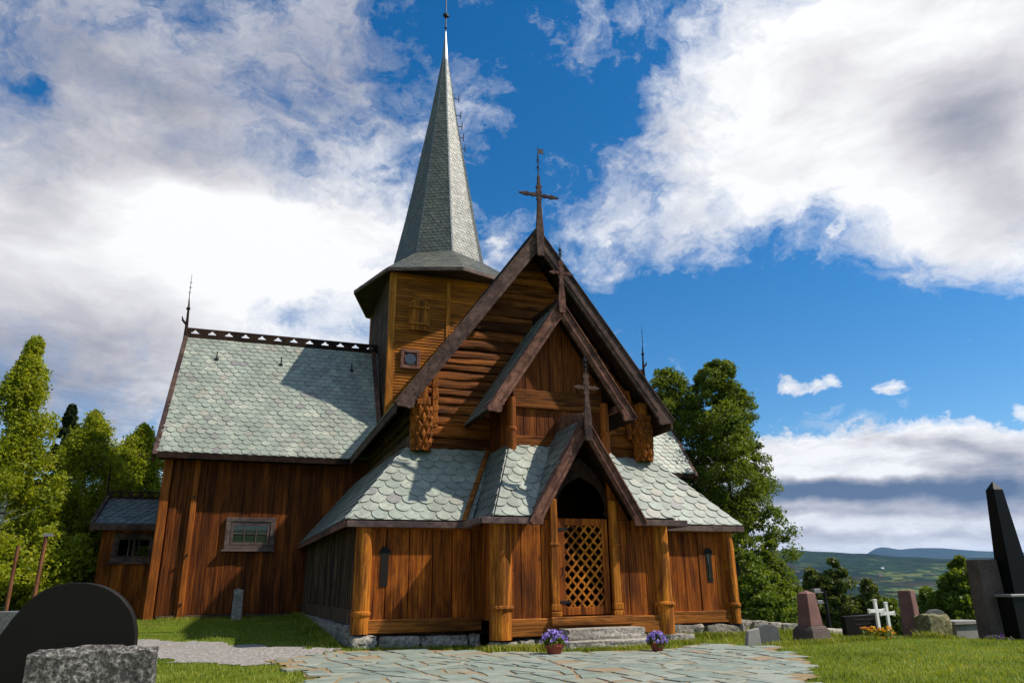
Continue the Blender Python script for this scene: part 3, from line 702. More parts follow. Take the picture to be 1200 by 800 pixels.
for sx in (-1, 1):
    m = MB(); m.box(min(sx * 9.05, sx * 8.97), max(sx * 9.05, sx * 8.97), 9.6, 14.8, -.1, 4.95, .5); m.build('inner_wall', 'dark_boards', ch)
# transept window
m = MB(); X0, X1, Z0, Z1 = -7.26, -5.80, 2.0, 2.97; y_ = 9.22
for a in ((X0, X1, Z1 - .13, Z1), (X0, X1, Z0, Z0 + .13), (X0, X0 + .14, Z0 + .13, Z1 - .13), (X1 - .14, X1, Z0 + .13, Z1 - .13)): m.box(a[0], a[1], y_, y_ + .09, a[2], a[3])
win = m.build('window', 'window_paint', ch, bevel=.01)
m = MB()
for a in ((X0 + .16, X1 - .16, Z1 - .24, Z1 - .15), (X0 + .16, X1 - .16, Z0 + .15, Z0 + .22), (X0 + .16, X0 + .23, Z0 + .22, Z1 - .24), (X1 - .23, X1 - .16, Z0 + .22, Z1 - .24)): m.box(a[0], a[1], y_ + .02, y_ + .07, a[2], a[3])
for i in (1, 2):
    x = X0 + .2 + (X1 - X0 - .4) * i / 3; m.box(x - .014, x + .014, y_ + .025, y_ + .065, Z0 + .2, Z1 - .2)
m.box(X0 + .2, X1 - .2, y_ + .027, y_ + .063, (Z0 + Z1) / 2 - .014, (Z0 + Z1) / 2 + .014); m.build('sash', 'window_paint', win, bevel=.004)
m = MB(); m.box(X0 + .15, X1 - .15, y_ + .045, y_ + .055, Z0 + .14, Z1 - .14); m.build('pane', 'window_glass', win)
m = MB(); m.box(X0 - .06, X1 + .04, y_ - .07, y_ + .1, Z0 - .05, Z0 + .0); m.build('sill', 'window_paint', win, bevel=.006)
# transept roofs
ry, rz_ = 12.1, 9.62
for sx in (-1, 1):
    for fb_ in (0, 1):
        ye = 8.82 if fb_ == 0 else 15.38
        xe = 9.46; xr = 9.38
        if fb_ == 0: P = [(-xe, ye, 4.84), (-2.6, ye, 4.84), (-2.45, ry, rz_), (-xr, ry, rz_)] if sx < 0 else [(2.6, ye, 4.84), (xe, ye, 4.84), (xr, ry, rz_), (2.45, ry, rz_)]; U = (1, 0, 0)
        else: P = [(-2.6, ye, 4.84), (-xe, ye, 4.84), (-xr, ry, rz_), (-2.45, ry, rz_)] if sx < 0 else [(xe, ye, 4.84), (2.6, ye, 4.84), (2.45, ry, rz_), (xr, ry, rz_)]; U = (-1, 0, 0)
        o_, F_ = roof(P, U, ch, .285, .205, th=.1)
        if fb_ == 0 and sx < 0:
            for hx, hz in ((-8.25, .78), (-6.05, .78), (-3.5, .78)):
                yy = 8.82 + (ry - 8.82) * hz; zz = 4.84 + (rz_ - 4.84) * hz
                m = MB(); m.bar((hx, yy, zz), (hx, yy - .03, zz + .34), .04, .03, t=.3); m.bar((hx, yy - .06, zz - .12), (hx, yy - .03, zz + .1), .12, .03, t=.5); m.build('roof_hook', 'iron', ch)
    xa = sx * 9.46
    m = MB(); m.box(min(sx * 9.4, sx * 3.7), max(sx * 9.4, sx * 3.7), 8.76, 8.83, 4.66, 4.83, .3); m.box(min(sx * 9.4, sx * 3.7), max(sx * 9.4, sx * 3.7), 8.82, 9.3, 4.68, 4.72, .3); m.build('eave_board', 'dark_boards', ch, bevel=.006)
    # verge boards of the end gable
    for s2 in (-1, 1):
        m = MB(); A = Vector((sx * 9.42, ry, rz_ + .06)); B = Vector((sx * 9.5, ry + s2 * 3.36, 4.74)); nd = Vector((0, s2 * .82, .57))
        pts = [A + Vector((0, 0, .0)), B, B - nd * .3 + Vector((0, 0, -.02)), A - Vector((0, 0, .5))]
        m.prism([p - Vector((sx * .02, 0, 0)) for p in pts], (sx * .09, 0, 0), .5)
        m.bar(A + Vector((-sx * .02, 0, 0)), B + Vector((-sx * .02, 0, 0)), .14, .07, up=(0, s2 * .82, .57), t=.4)
        m.build('verge_board', 'barge_paint', ch, bevel=.006)
    # ridge crest with pierced trefoils
    m = MB(); n_ = 12; xs, xe_ = 9.42, 2.45; cw = (xs - xe_) / n_; zb_ = rz_ - .12
    X = lambda d: sx * (xs - d)
    def cb(d0, d1, za, zc):
        a_, b_ = sorted((X(d0), X(d1))); m.box(a_, b_, ry - .03, ry + .03, za, zc, .4)
    a_, b_ = sorted((X(0), X(xs - xe_))); m.box(a_, b_, ry - .09, ry + .09, rz_ - .16, rz_ + .04, .5)
    cb(0, xs - xe_, rz_ + .04, rz_ + .12); cb(0, xs - xe_, rz_ + .27, rz_ + .33)
    for i in range(n_):
        c_ = (i + .5) * cw; hw = cw * .23
        cb(i * cw, c_ - hw, rz_ + .12, rz_ + .18); cb(c_ + hw, (i + 1) * cw, rz_ + .12, rz_ + .18)
        cb(i * cw, c_ - hw * .6, rz_ + .18, rz_ + .22); cb(c_ + hw * .6, (i + 1) * cw, rz_ + .18, rz_ + .22)
        cb(i * cw, c_ - hw * .22, rz_ + .22, rz_ + .27); cb(c_ + hw * .22, (i + 1) * cw, rz_ + .22, rz_ + .27)
    m.build('ridge_crest', 'dark_boards', ch)
    # dragon-neck finial
    m = MB(); x = sx * 9.44
    m.tube([(x, ry, rz_ - .2), (x + sx * .01, ry, rz_ + .55), (x + sx * .03, ry, rz_ + 1.25), (x + sx * .05, ry, rz_ + 1.45)], [.075, .05, .03, .02], 8)
    m.tube([(x + sx * .02, ry, rz_ + .45), (x + sx * .16, ry, rz_ + .6), (x + sx * .2, ry, rz_ + .75)], [.05, .045, .015], 6)
    m.lathe([(.03, 0), (.07, .04), (.07, .1), (.03, .14)], (x + sx * .03, ry, rz_ + 1.0), 8)
    fn = m.build('gable_finial', 'dark_boards', ch, smooth=True)
    m = MB(); m.tube([(x + sx * .05, ry, rz_ + 1.4), (x + sx * .07, ry, rz_ + 2.45)], [.016, .006], 5)
    for q in (1.7, 1.9, 2.1): m.box(x + sx * .06 - .04, x + sx * .06 + .04, ry - .006, ry + .006, rz_ + q, rz_ + q + .025)
    m.build('iron_spike', 'iron', fn)
# flashing board on the roof against the tower
m = MB(); m.bar((-2.62, 12.0, 9.6), (-2.62, 9.6, 6.1), .16, .05, up=(0, -.82, .57)); m.build('flashing_board', 'barge_bare', ch)
# --- tower
tc = Vector((0, 11.95, 0)); tw = 2.45
tower = bpy.data.objects.new('tower', None); link(tower, ch)
for k, (O, U) in enumerate((((-tw, tc.y - tw, 0), (1, 0, 0)), ((tw, tc.y - tw, 0), (0, 1, 0)), ((tw, tc.y + tw, 0), (-1, 0, 0)), ((-tw, tc.y + tw, 0), (0, -1, 0)))):
    F = wallF(O, U)
    logs(F, [(0, 6.), (2 * tw, 6.), (2 * tw, 12.05), (0, 12.05)], .115, .022, 0, nu=2, hj=.06, clap=True).build('clapboard_wall', 'clapboard' if k != 3 else 'tarred_planks', tower)
cr = MB(); cr.box(-tw + .02, tw - .02, tc.y - tw + .03, tc.y + tw - .03, 5.5, 12.2, .5); cr.build('inner_wall', 'dark_boards', tower)
for sx, sy in ((-1, -1), (1, -1), (-1, 1), (1, 1)):
    m = MB(); x = sx * tw; y = tc.y + sy * tw
    m.box(min(x + sx * .04, x - sx * .2), max(x + sx * .04, x - sx * .2), min(y + sy * .045, y - sy * .0), max(y + sy * .045, y - sy * .0), 6, 12, .7)
    m.box(min(x + sx * .038, x - sx * .0), max(x + sx * .038, x - sx * .0), min(y - sy * .002, y - sy * .2), max(y - sy * .002, y - sy * .2), 6, 12, .3)
    m.build('corner_board', 'corner_wood', tower, bevel=.008)
m = MB(); m.box(-.34, -.2, tc.y - tw - .05, tc.y - tw, 6, 11.9, .6); m.build('corner_board', 'corner_wood', tower, bevel=.008)
# shutter
yt = tc.y - tw
m = MB(); sxl, sxr, sz0, sz1 = -1.72, -1.03, 9.78, 10.98
for i in range(4):
    a = sxl + (sxr - sxl) * i / 4; b_ = sxl + (sxr - sxl) * (i + 1) / 4 - .006
    def top(x): q = (x - (sxl + sxr) / 2) / ((sxr - sxl) / 2); return sz1 - .3 + .3 * math.sqrt(max(0, 1 - q * q))
    m.prism([(a, yt - .13, sz0), (b_, yt - .13, sz0), (b_, yt - .13, top(b_)), ((a + b_) / 2, yt - .13, top((a + b_) / 2)), (a, yt - .13, top(a))], (0, .12, 0))
sh = m.build('shutter', 'warm_post', tower, bevel=.004)
m = MB(); m.box(sxl - .03, sxr + .03, yt - .19, yt - .13, 10.62, 10.7); m.box(sxl - .03, sxr + .03, yt - .19, yt - .13, 9.98, 10.06); m.build('batten', 'corner_wood', sh, bevel=.01)
m = MB()
for i in range(10):
    a0_ = math.pi * i / 10; a1_ = math.pi * (i + 1) / 10; cx_ = (sxl + sxr) / 2; rr = (sxr - sxl) / 2
    m.bar((cx_ - (rr + .03) * math.cos(a0_), yt - .04, sz1 - .3 + .34 * math.sin(a0_)), (cx_ - (rr + .03) * math.cos(a1_), yt - .04, sz1 - .3 + .34 * math.sin(a1_)), .05, .05, up=(0, 1, 0), t=.4)
m.box(sxl - .05, sxl - .005, yt - .06, yt - .02, sz0, sz1 - .3, .5); m.box(sxr + .005, sxr + .05, yt - .06, yt - .02, sz0, sz1 - .3, .5); m.build('frame', 'corner_wood', sh)
m = MB(); a, b_, c_, d_ = -2.01, -1.3, 8.3, 9.02
for q in ((a, b_, d_ - .12, d_), (a, b_, c_, c_ + .12), (a, a + .12, c_ + .12, d_ - .12), (b_ - .12, b_, c_ + .12, d_ - .12)): m.box(q[0], q[1], yt - .1, yt - .02, q[2], q[3])
hw_ = m.build('hatch', 'barge_bare', tower, bevel=.008)
m = MB(); m.box(a + .1, b_ - .1, yt - .06, yt - .04, c_ + .1, d_ - .1, .2); m.build('hatch_board', 'barge_bare', hw_)
m = MB(); m.tube([((a + b_) / 2, yt - .085, (c_ + d_) / 2), ((a + b_) / 2, yt - .06, (c_ + d_) / 2)], .2, 20); m.build('round_pane', 'flap_blue', hw_)
# octagonal skirt and spire
def octa(rc, rd, z): return [Vector((tc.x + (rc if k % 2 == 0 else rd) * math.cos(rad(45 * k)), tc.y + (rc if k % 2 == 0 else rd) * math.sin(rad(45 * k)), z)) for k in range(8)]
E0 = octa(3.5, 3.72, 12.08); E1 = octa(1.98, 1.86, 13.45)
m = MB(); m.prism([p - Vector((0, 0, .06)) for p in E0], (0, 0, .02), .5); m.build('soffit', 'dark_boards', tower)
sk = MB()
spr = MB()
for k in range(8):
    a, b_, c_, d_ = E0[k], E0[(k + 1) % 8], E1[(k + 1) % 8], E1[k]
    # split the slightly twisted panel into two planar triangles
    for tri in ((a, b_, c_), (a, c_, d_)):
        U = (b_ - a).normalized(); nn = (tri[1] - tri[0]).cross(tri[2] - tri[0]).normalized(); V = nn.cross(U - nn * U.dot(nn))
        F = Fr(a, U - nn * U.dot(nn), V); tiles(F, list(tri), .24, .16, mb=sk, lift=.022)
sk.build('skirt_roof', 'slate_tower', tower)
dk = MB()
for k in range(8):
    a, b_, c_, d_ = E0[k], E0[(k + 1) % 8], E1[(k + 1) % 8], E1[k]; dk.add([a, b_, c_, d_], [(0, 1, 2), (0, 2, 3)], .5)
dk.build('roof_deck', 'dark_boards', tower)
m = MB()
for k in range(8): a, b_ = E0[k], E0[(k + 1) % 8]; m.bar(a - Vector((0, 0, .05)), b_ - Vector((0, 0, .05)), .07, .12)
m.build('eave_board', 'frame_paint', tower)
zs = [13.4, 15.5, 18, 21, 24.2]; rs = [1.98, 1.56, 1.12, .60, .12]
hip = MB()
for i in range(4):
    A = octa(rs[i], rs[i] * .94, zs[i]); B = octa(rs[i + 1], rs[i + 1] * .94, zs[i + 1])
    for k in range(8):
        a, b_, c_, d_ = A[k], A[(k + 1) % 8], B[(k + 1) % 8], B[k]
        U = (b_ - a).normalized(); F = Fr(a, U, (c_ + d_) / 2 - (a + b_) / 2)
        tiles(F, [a, b_, c_, d_], .2, .15, mb=spr, lift=.02)
        hip.bar(a, d_, .07, .045, up=(a - Vector((tc.x, tc.y, a.z))), t=.5)
        hip.add([a - F.N * .01, b_ - F.N * .01, c_ - F.N * .01, d_ - F.N * .01], [(0, 1, 2, 3)], .2)
sp = spr.build('spire', 'slate_tower', tower); hip.build('hip_flashing', 'lead', sp)
m = MB(); m.lathe([(.16, 23.9), (.15, 24.3), (.02, 25.95)], (tc.x, tc.y, 0), 8); m.build('spire_cap', 'lead', sp)
m = MB(); m.tube([(tc.x, tc.y, 25.8), (tc.x, tc.y, 29.2)], [.03, .02], 6); m.lathe([(.02, 0), (.12, .08), (.12, .2), (.02, .28)], (tc.x, tc.y, 26.65), 10)
m.box(tc.x - .17, tc.x + .17, tc.y - .02, tc.y + .02, 26.76, 26.82); m.lathe([(.02, 0), (.07, .04), (.02, .1)], (tc.x, tc.y, 26.0), 10); m.build('weather_vane', 'iron', sp)
for q in range(5):
    z = 19.6 + q * .55 + (.3 if q > 3 else 0); r_ = .94 * (rs[2] + (rs[3] - rs[2]) * (z - 18) / 3) if z < 21 else .94 * (rs[3] + (rs[4] - rs[3]) * (z - 21) / 3.2)
    m = MB(); x = tc.x + r_ * .92; y = tc.y + r_ * .38 - .25
    m.bar((x - .05, y, z), (x + .3, y, z), .03, .03); m.bar((x + .28, y, z - .15), (x + .3, y, z + .25), .035, .035); m.build('ladder_hook', 'iron', sp)
# --- wooden crosses on the gable tips
def cross(y, zb_, zj, zarm, ztop, aw, w, ziron, mat='barge_paint', fancy=True, t=.07, x=0):
    m = MB(); y0_, y1_ = y - t / 2, y + t / 2
    prof = [(w * .7, zb_), (w * .9, zb_ + .06), (w, zj), (w * .75, zj + (zarm - zj) * .35), (w * .45, zarm - .16), (w * .8, zarm - .11), (w * .45, zarm - .06), (w * .55, zarm - .04), (w * .55, zarm + .05), (w * .9, zarm + .1), (w * .45, zarm + .17), (w * .85, zarm + .25), (w * .4, zarm + .33), (w * .3, ztop - .05), (w * .08, ztop)]
    prof = [p for p in prof if p[1] <= ztop]
    m.prism([(x - a / 2 * 2, y0_, z) for a, z in prof] + [(x + a / 2 * 2, y0_, z) for a, z in reversed(prof)], (0, t, 0), .5)
    for s in (-1, 1):
        h_ = w * .55
        P = [(0, -h_ * .6), (.15 * aw, -h_ * .6), (.3 * aw, -h_), (.45 * aw, -h_ * .5), (.6 * aw, -h_ * 1.1), (.75 * aw, -h_ * .7), (aw, -h_ * .15), (aw, h_ * .15), (.75 * aw, h_ * .7), (.6 * aw, h_ * 1.1), (.45 * aw, h_ * .5), (.3 * aw, h_), (.15 * aw, h_ * .6), (0, h_ * .6)]
        m.prism([(x + s * a, y0_ + .004, zarm + b) for a, b in P], (0, t - .008, 0), .5)
    o = m.build('wooden_cross', mat, ch, bevel=.008)
    m = MB(); m.tube([(x, y, ztop - .1), (x, y, ziron)], [.018, .006], 5); L = ziron - ztop
    for f in (.25, .5): m.lathe([(.01, 0), (.035, .02), (.035, .05), (.01, .07)], (x, y, ztop + L * f), 8)
    for f, k in ((.2, .1), (.45, .09), (.65, .06)):
        for a in range(6): an = math.pi * a / 3 + .3; m.tube([(x, y, ztop + L * f), (x + k * math.cos(an), y, ztop + L * f + k * math.sin(an))], [.008, .005], 4)
    if fancy: m.prism([(x, y, ziron - .22), (x + .2, y, ziron - .2), (x + .14, y, ziron - .13), (x + .2, y, ziron - .06), (x, y, ziron - .06)], (0, .012, 0))
    m.build('iron_finial', 'iron', o)
cross(.72, 9.07, 9.8, 10.87, 11.5, .58, .11, 12.4)
cross(-.56, 7.0, 7.35, 8.03, 8.4, .31, .09, 8.82, fancy=False, t=.06, mat='barge_bare')
cross(-1.68, 3.72, 4.2, 4.87, 5.22, .3, .09, 5.66, fancy=False, t=.06, mat='barge_paint')
# ridge boards on the small gables
m = MB(); m.prism([(-.035, -1.5, 4.1), (-.035, -.1, 4.1), (-.035, -.1, 4.5), (-.035, -.6, 4.52), (-.035, -1.5, 4.36)], (.07, 0, 0), .5); m.build('ridge_crest', 'barge_bare', ch, bevel=.008)
m = MB(); m.prism([(-.035, -.4, 7.2), (-.035, 1.35, 7.2), (-.035, 1.35, 7.55), (-.035, -.4, 7.45)], (.07, 0, 0), .5); m.build('ridge_crest', 'dark_boards', ch, bevel=.008)
m = MB(); m.box(-.06, .06, .9, 9.4, 9.72, 9.95, .5); m.build('ridge_crest', 'dark_boards', ch)
# --- annex on the far left
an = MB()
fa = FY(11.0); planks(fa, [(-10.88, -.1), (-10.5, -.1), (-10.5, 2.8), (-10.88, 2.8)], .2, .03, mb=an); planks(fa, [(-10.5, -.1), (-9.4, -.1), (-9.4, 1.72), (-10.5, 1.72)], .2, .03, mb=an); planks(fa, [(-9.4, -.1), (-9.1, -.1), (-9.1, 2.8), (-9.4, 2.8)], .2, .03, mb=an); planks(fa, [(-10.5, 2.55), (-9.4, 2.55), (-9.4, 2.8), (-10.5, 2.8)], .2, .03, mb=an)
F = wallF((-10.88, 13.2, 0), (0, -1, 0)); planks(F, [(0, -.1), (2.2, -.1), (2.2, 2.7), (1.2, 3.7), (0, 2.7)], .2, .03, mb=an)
an.build('plank_wall', 'warm_planks', ch, bevel=.005)  # brighter orange wood stands in for sunlight that misses this shaded wall
m = MB(); m.box(-10.86, -9.1, 13.15, 13.2, -.1, 1.3); m.box(-10.86, -9.1, 13.15, 13.2, 2.3, 2.8); m.box(-10.86, -10.2, 13.15, 13.2, 1.3, 2.3); m.box(-9.7, -9.1, 13.15, 13.2, 1.3, 2.3); m.build('inner_wall', 'dark_boards', ch)
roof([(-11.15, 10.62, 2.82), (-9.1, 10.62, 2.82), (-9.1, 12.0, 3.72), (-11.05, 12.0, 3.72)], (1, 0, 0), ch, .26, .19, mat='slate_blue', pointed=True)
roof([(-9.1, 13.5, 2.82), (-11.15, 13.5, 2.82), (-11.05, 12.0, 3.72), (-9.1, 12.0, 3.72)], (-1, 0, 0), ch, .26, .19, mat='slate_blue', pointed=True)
m = MB(); m.box(-11.2, -9.1, 10.55, 10.61, 2.64, 2.83); m.box(-11.2, -9.1, 10.6, 11., 2.66, 2.7); m.build('eave_board', 'barge_paint', ch, bevel=.005)
m = MB(); m.bar((-11.17, 10.56, 2.8), (-11.07, 12.0, 3.76), .1, .18, up=(0, -.5, .8)); m.bar((-11.17, 13.5, 2.8), (-11.07, 12.0, 3.76), .1, .18, up=(0, .5, .8)); m.build('verge_board', 'barge_paint', ch)
m = MB(); m.box(-11.08, -9.15, 11.96, 12.04, 3.68, 3.82); m.box(-11.08, -9.15, 11.98, 12.02, 3.94, 4.0)
for i in range(7): x = -11.08 + i * .3; m.box(x, x + .14, 11.98, 12.02, 3.82, 3.94)
m.build('ridge_crest', 'dark_boards', ch)
m = MB(); m.tube([(-11.1, 12, 3.6), (-11.13, 12, 4.2), (-11.16, 12, 4.9)], [.05, .035, .012], 6); m.lathe([(.02, 0), (.07, .04), (.02, .1)], (-11.14, 12, 4.35), 8); m.build('gable_finial', 'dark_boards', ch)
m = MB(); a, b_, c_, d_ = -10.56, -9.36, 1.70, 2.57; yq = 10.9
for q in ((a, b_, d_ - .13, d_), (a, b_, c_, c_ + .13), (a, a + .13, c_ + .13, d_ - .13), (b_ - .13, b_, c_ + .13, d_ - .13)): m.box(q[0], q[1], yq, yq + .12, q[2], q[3])
wn = m.build('window', 'barge_paint', ch, bevel=.008)
m = MB(); m.box(a + .13, b_ - .13, yq + .03, yq + .07, c_ + .13, c_ + .19); m.box(a + .13, b_ - .13, yq + .03, yq + .07, d_ - .19, d_ - .13)
for f in (0, .34, .48, .52, .66, 1.): x = a + .15 + (b_ - a - .3) * f; m.box(x - .02, x + .02, yq + .035, yq + .065, c_ + .13, d_ - .13)
m.build('sash', 'barge_paint', wn)
m = MB(); m.box(a + .1, b_ - .1, yq + .05, yq + .056, c_ + .1, d_ - .1); m.build('pane', 'clear_glass', wn)
m = MB(); m.box(a - .05, b_ + .05, yq - .06, yq + .12, c_ - .06, c_); m.build('sill', 'barge_paint', wn)
# --- foundation stones
fd = bpy.data.objects.new('foundation', None); link(fd, ch); sd_ = 0
def stones(x0, y0, x1, y1, zlo, zhi, wid, dep=.35, mat='foundation_stone'):
    global sd_
    L = math.hypot(x1 - x0, y1 - y0); d = 0; an_ = math.atan2(y1 - y0, x1 - x0)
    while d < L - .05:
        w = min(wid * random.uniform(.6, 1.4), L - d); f = (d + w / 2) / L; z0_ = zlo[0] + (zlo[1] - zlo[0]) * f; z1_ = zhi[0] + (zhi[1] - zhi[0]) * f - random.uniform(0, .04)
        m = MB(); sd_ += 1; z0_ -= .12
        m.rock((x0 + (x1 - x0) * f, y0 + (y1 - y0) * f, (z0_ + z1_) / 2), (w * .96, dep, (z1_ - z0_) * .97), sd_, 7, .13, .74, an_, freq=1.1); m.build('stone', mat, fd, smooth=True, origin=(x0 + (x1 - x0) * f, y0 + (y1 - y0) * f, z0_)); d += w
stones(-4.5, .06, -1.9, .06, (-.14, -.24), (-.02, -.04), .72, .42); stones(1.95, .06, 4.55, .06, (-.32, -.32), (-.0, -.0), .75, .4)
stones(-2.02, -1.1, 2.02, -1.1, (-.33, -.33), (-.11, -.11), .42, .42)
stones(-4.83, 9.2, -4.42, .3, (.0, -.12), (.15, .14), .26, .3)
stones(-8.9, 9.4, -4.9, 9.4, (-.05, -.05), (.08, .08), .45, .3)
fs_ = MB(); fs_.rock((1.95, -1.25, -.24), (.7, .5, .24), 77, 5, .1, .8); fs_.build('stone', 'foundation_stone', fd, smooth=True)

# ------------------------------------------------------------------ steps, pots
def single(name, mb, mat, origin, label, cat, group=None, smooth=True, bevel=0):
    return tag(mb.build(name, mat, None, smooth=smooth, bevel=bevel, origin=origin), label, cat, group)
m = MB(); m.rock((.14, -1.62, -.06), (1.66, .5, .24), 3, 9, .045, .93, freq=2.6, t=.6); single('stone_step', m, 'foundation_stone', (.14, -1.62, -.18), 'upper rough stone step right under the door threshold', 'step')
m = MB(); m.rock((.1, -2.0, -.24), (1.9, .55, .22), 9, 9, .05, .93, freq=2.4, t=.75); single('stone_step', m, 'foundation_stone', (.1, -2.0, -.36), 'lower and wider rough stone step between the two flower pots', 'step')
rng = np.random.default_rng(5)
def leaves(name, centers, per, spread, size, mat, parent, seed=0, up=.3, ratio=.6, tvar=.5, tbase=None, droop=0.):
    """crown mesh: many leaf-sized quads scattered round clump centres"""
    rg = np.random.default_rng(seed); C_ = np.repeat(np.asarray(centers, float), per, axis=0); n = len(C_)
    sp_ = np.asarray(spread, float); off = rg.normal(size=(n, 3)); off *= (rg.random((n, 1)) ** .33) / np.linalg.norm(off, axis=1, keepdims=True); P = C_ + off * (sp_ if sp_.ndim else sp_) 
    if droop: P[:, 2] -= droop * np.abs(rg.normal(size=n))
    nr = rg.normal(size=(n, 3)) + np.array([0, 0, up]); nr /= np.linalg.norm(nr, axis=1, keepdims=True)
    a = np.cross(nr, rg.normal(size=(n, 3))); a /= np.linalg.norm(a, axis=1, keepdims=True); b = np.cross(nr, a)
    s = size * rg.uniform(.6, 1.3, (n, 1)); bend = nr * s * .18
    V = np.stack([P - a * s, P - b * s * ratio + bend, P + a * s, P + b * s * ratio + bend], 1).reshape(-1, 3)
    F = np.arange(4 * n).reshape(n, 4)
    ct = rg.random(len(centers)); t = np.repeat(ct, per) * tvar + rg.random(n) * (1 - tvar)
    return npmesh(name, V, F, np.repeat(np.clip(t, 0, 1), 4), mat, parent)
def flowerpot(x, y, s, label):
    z = H(x, y) + .035; e = empty('flower_pot', (x, y, z), label, 'flower pot', 'flower pots beside the door steps')
    m = MB(); m.lathe([(.10 * s, 0), (.105 * s, .01), (.135 * s, .10 * s), (.15 * s, .10 * s), (.15 * s, .13 * s), (.135 * s, .13 * s), (.12 * s, .115 * s)], (0, 0, 0), 18, .5); m.build('pot', 'terracotta', e, smooth=True)
    cs = []
    for i in range(70):
        a = random.uniform(0, 6.28); b_ = random.uniform(0, 1.35); cs.append((.2 * s * math.sin(b_) * math.cos(a), .2 * s * math.sin(b_) * math.sin(a), .13 * s + .19 * s * math.cos(b_) * random.uniform(.8, 1.1)))
    leaves('foliage', [(c[0] * .8, c[1] * .8, c[2] - .05 * s) for c in cs], 14, .05, .022, 'shrub_leaf', e, 3)
    leaves('flowers', cs, 12, .028, .019, 'flower_purple', e, int(x * 10) + 50, ratio=.9)
flowerpot(-1.34, -2.73, 1.15, 'terracotta pot of violet flowers left of the stone steps')
flowerpot(.55, -2.98, .92, 'smaller terracotta pot of violet flowers right of the stone steps')

# ------------------------------------------------------------------ graves
# near left: black semicircle slab and granite block
gz_ = -.34
m = MB(); P = []
X1_ = -7.135; cx = -7.66; rx = .53; yS = -9.8
P = [(-7.15, .42), (-7.155, .523), (-7.162, .616), (-7.185, .70), (-7.21, .75), (-7.247, .797), (-7.285, .836), (-7.333, .869), (-7.38, .893), (-7.429, .91), (-7.50, .923), (-7.577, .925), (-7.65, .912), (-7.715, .887), (-7.765, .85), (-7.812, .80), (-7.867, .718), (-7.917, .622), (-7.96, .52), (-7.99, .40), (-8.0, .2), (-8.0, gz_), (-7.25, gz_), (-7.2, .2)]
m.prism([(x, yS, z) for x, z in P], (0, .13, 0), .5)
single('headstone', m, 'black_granite', (cx, yS, gz_), 'large black polished headstone with semicircular top behind the rough granite block', 'headstone', smooth=True, bevel=.006)
m = MB(); m.rock((-7.345, -10.0, 0.0), (.70, .26, 1.08), 21, 20, .03, .84, freq=2.6, t=.6); single('granite_block', m, 'granite', (-7.37, -10.0, -.52), 'speckled grey rough granite block in the near left corner', 'granite block')
m = MB(); m.box(-9.6, -8.93, -5.05, -4.93, H(-9.2, -5), .66, .5); m.box(-9.62, -8.88, -5.12, -4.86, H(-9.2, -5) - .05, .36, .5); single('headstone', m, 'grey_headstone', (-9.3, -5, -.3), 'dark grey flat headstone at the left edge behind the black slab', 'headstone', bevel=.01)
m = MB(); m.rock((-6.68, 8.3, .36), (.27, .24, .98), 33, 6, .06, .9, freq=2.); single('stone_post', m, 'foundation_stone', (-6.68, 8.3, -.1), 'thin grey stone post standing on grass before the transept wall', 'stone post')
def pole(x, y, z1, lean, r, label, cap):
    m = MB(); z0 = H(x, y) - .1; m.tube([(x, y, z0), (x + lean * .5, y, (z0 + z1) / 2), (x + lean, y, z1)], [r, r * .95, r * .85], 10, .5)
    o = single('wooden_pole', m, 'pole_wood', (x, y, z0), label, 'pole', 'old wooden poles by the birches')
    if cap: m = MB(); m.box(lean - .06, lean + .14, -.05, .05, z1 - z0 - .04, z1 - z0 + .03); m.build('cap', 'lamp_grey', o)
pole(-11.33, 6, 2.2, .02, .055, 'rusty brown wooden pole with grey cap before the trees', True)
pole(-11.9, 6.2, 1.95, -.02, .05, 'thinner brown wooden pole further left beside birch trunk', False)
def gr(x, y): return H(x, y) - .04
# small stones beside the aspen
m = MB(); m.prism([(2.72, -2.6, -.4), (3.08, -2.6, -.4), (3.05, -2.6, 0.02), (2.8, -2.6, -.03)], (0, .1, 0), .8); single('headstone', m, 'pale_headstone', (2.9, -2.6, -.4), 'small pale stone marker, leftmost of the right-hand graves', 'headstone', bevel=.01)
m = MB(); P = [(3.17, -.4), (3.72, -.4), (3.72, -.05)] + [(3.445 + .275 * math.cos(a), -.05 + .12 * math.sin(a)) for a in (.5, 1., 1.57, 2.1, 2.6)] + [(3.17, -.05)]
m.prism([(x, -2.35, z) for x, z in P], (0, .12, 0), .5); single('headstone', m, 'grey_headstone', (3.45, -2.35, -.4), 'low dark grey headstone with curved top left of the red obelisk', 'headstone', bevel=.012)
def frustum(m, x, y, z0, z1, w0, w1, d0=None, d1=None, t=.5, rz=0., tip=0):
    d0 = d0 or w0; d1 = d1 or w1; vs = []
    for z, w, d in ((z0, w0, d0), (z1, w1, d1)):
        for a, b_ in ((-1, -1), (1, -1), (1, 1), (-1, 1)):
            v = Vector((a * w / 2, b_ * d / 2, 0)); v.rotate(Matrix.Rotation(rz, 3, 'Z')); vs.append((x + v.x, y + v.y, z))
    fs = [(3, 2, 1, 0), (0, 1, 5, 4), (1, 2, 6, 5), (2, 3, 7, 6), (3, 0, 4, 7)]
    if tip: vs.append((x, y, z1 + tip)); fs += [(4, 5, 8), (5, 6, 8), (6, 7, 8), (7, 4, 8)]
    else: fs.append((4, 5, 6, 7))
    m.add(vs, fs, t)
e = empty('grave_obelisk', (4.75, -2.05, -.35), 'reddish granite obelisk headstone standing on a wide base', 'headstone')
m = MB(); frustum(m, 0, 0, -.05, .27, .66, .62, .5, .46, rz=.3); frustum(m, 0, 0, .27, .34, .60, .50, .44, .36, rz=.3); m.build('plinth', 'brown_granite', e, bevel=.01)
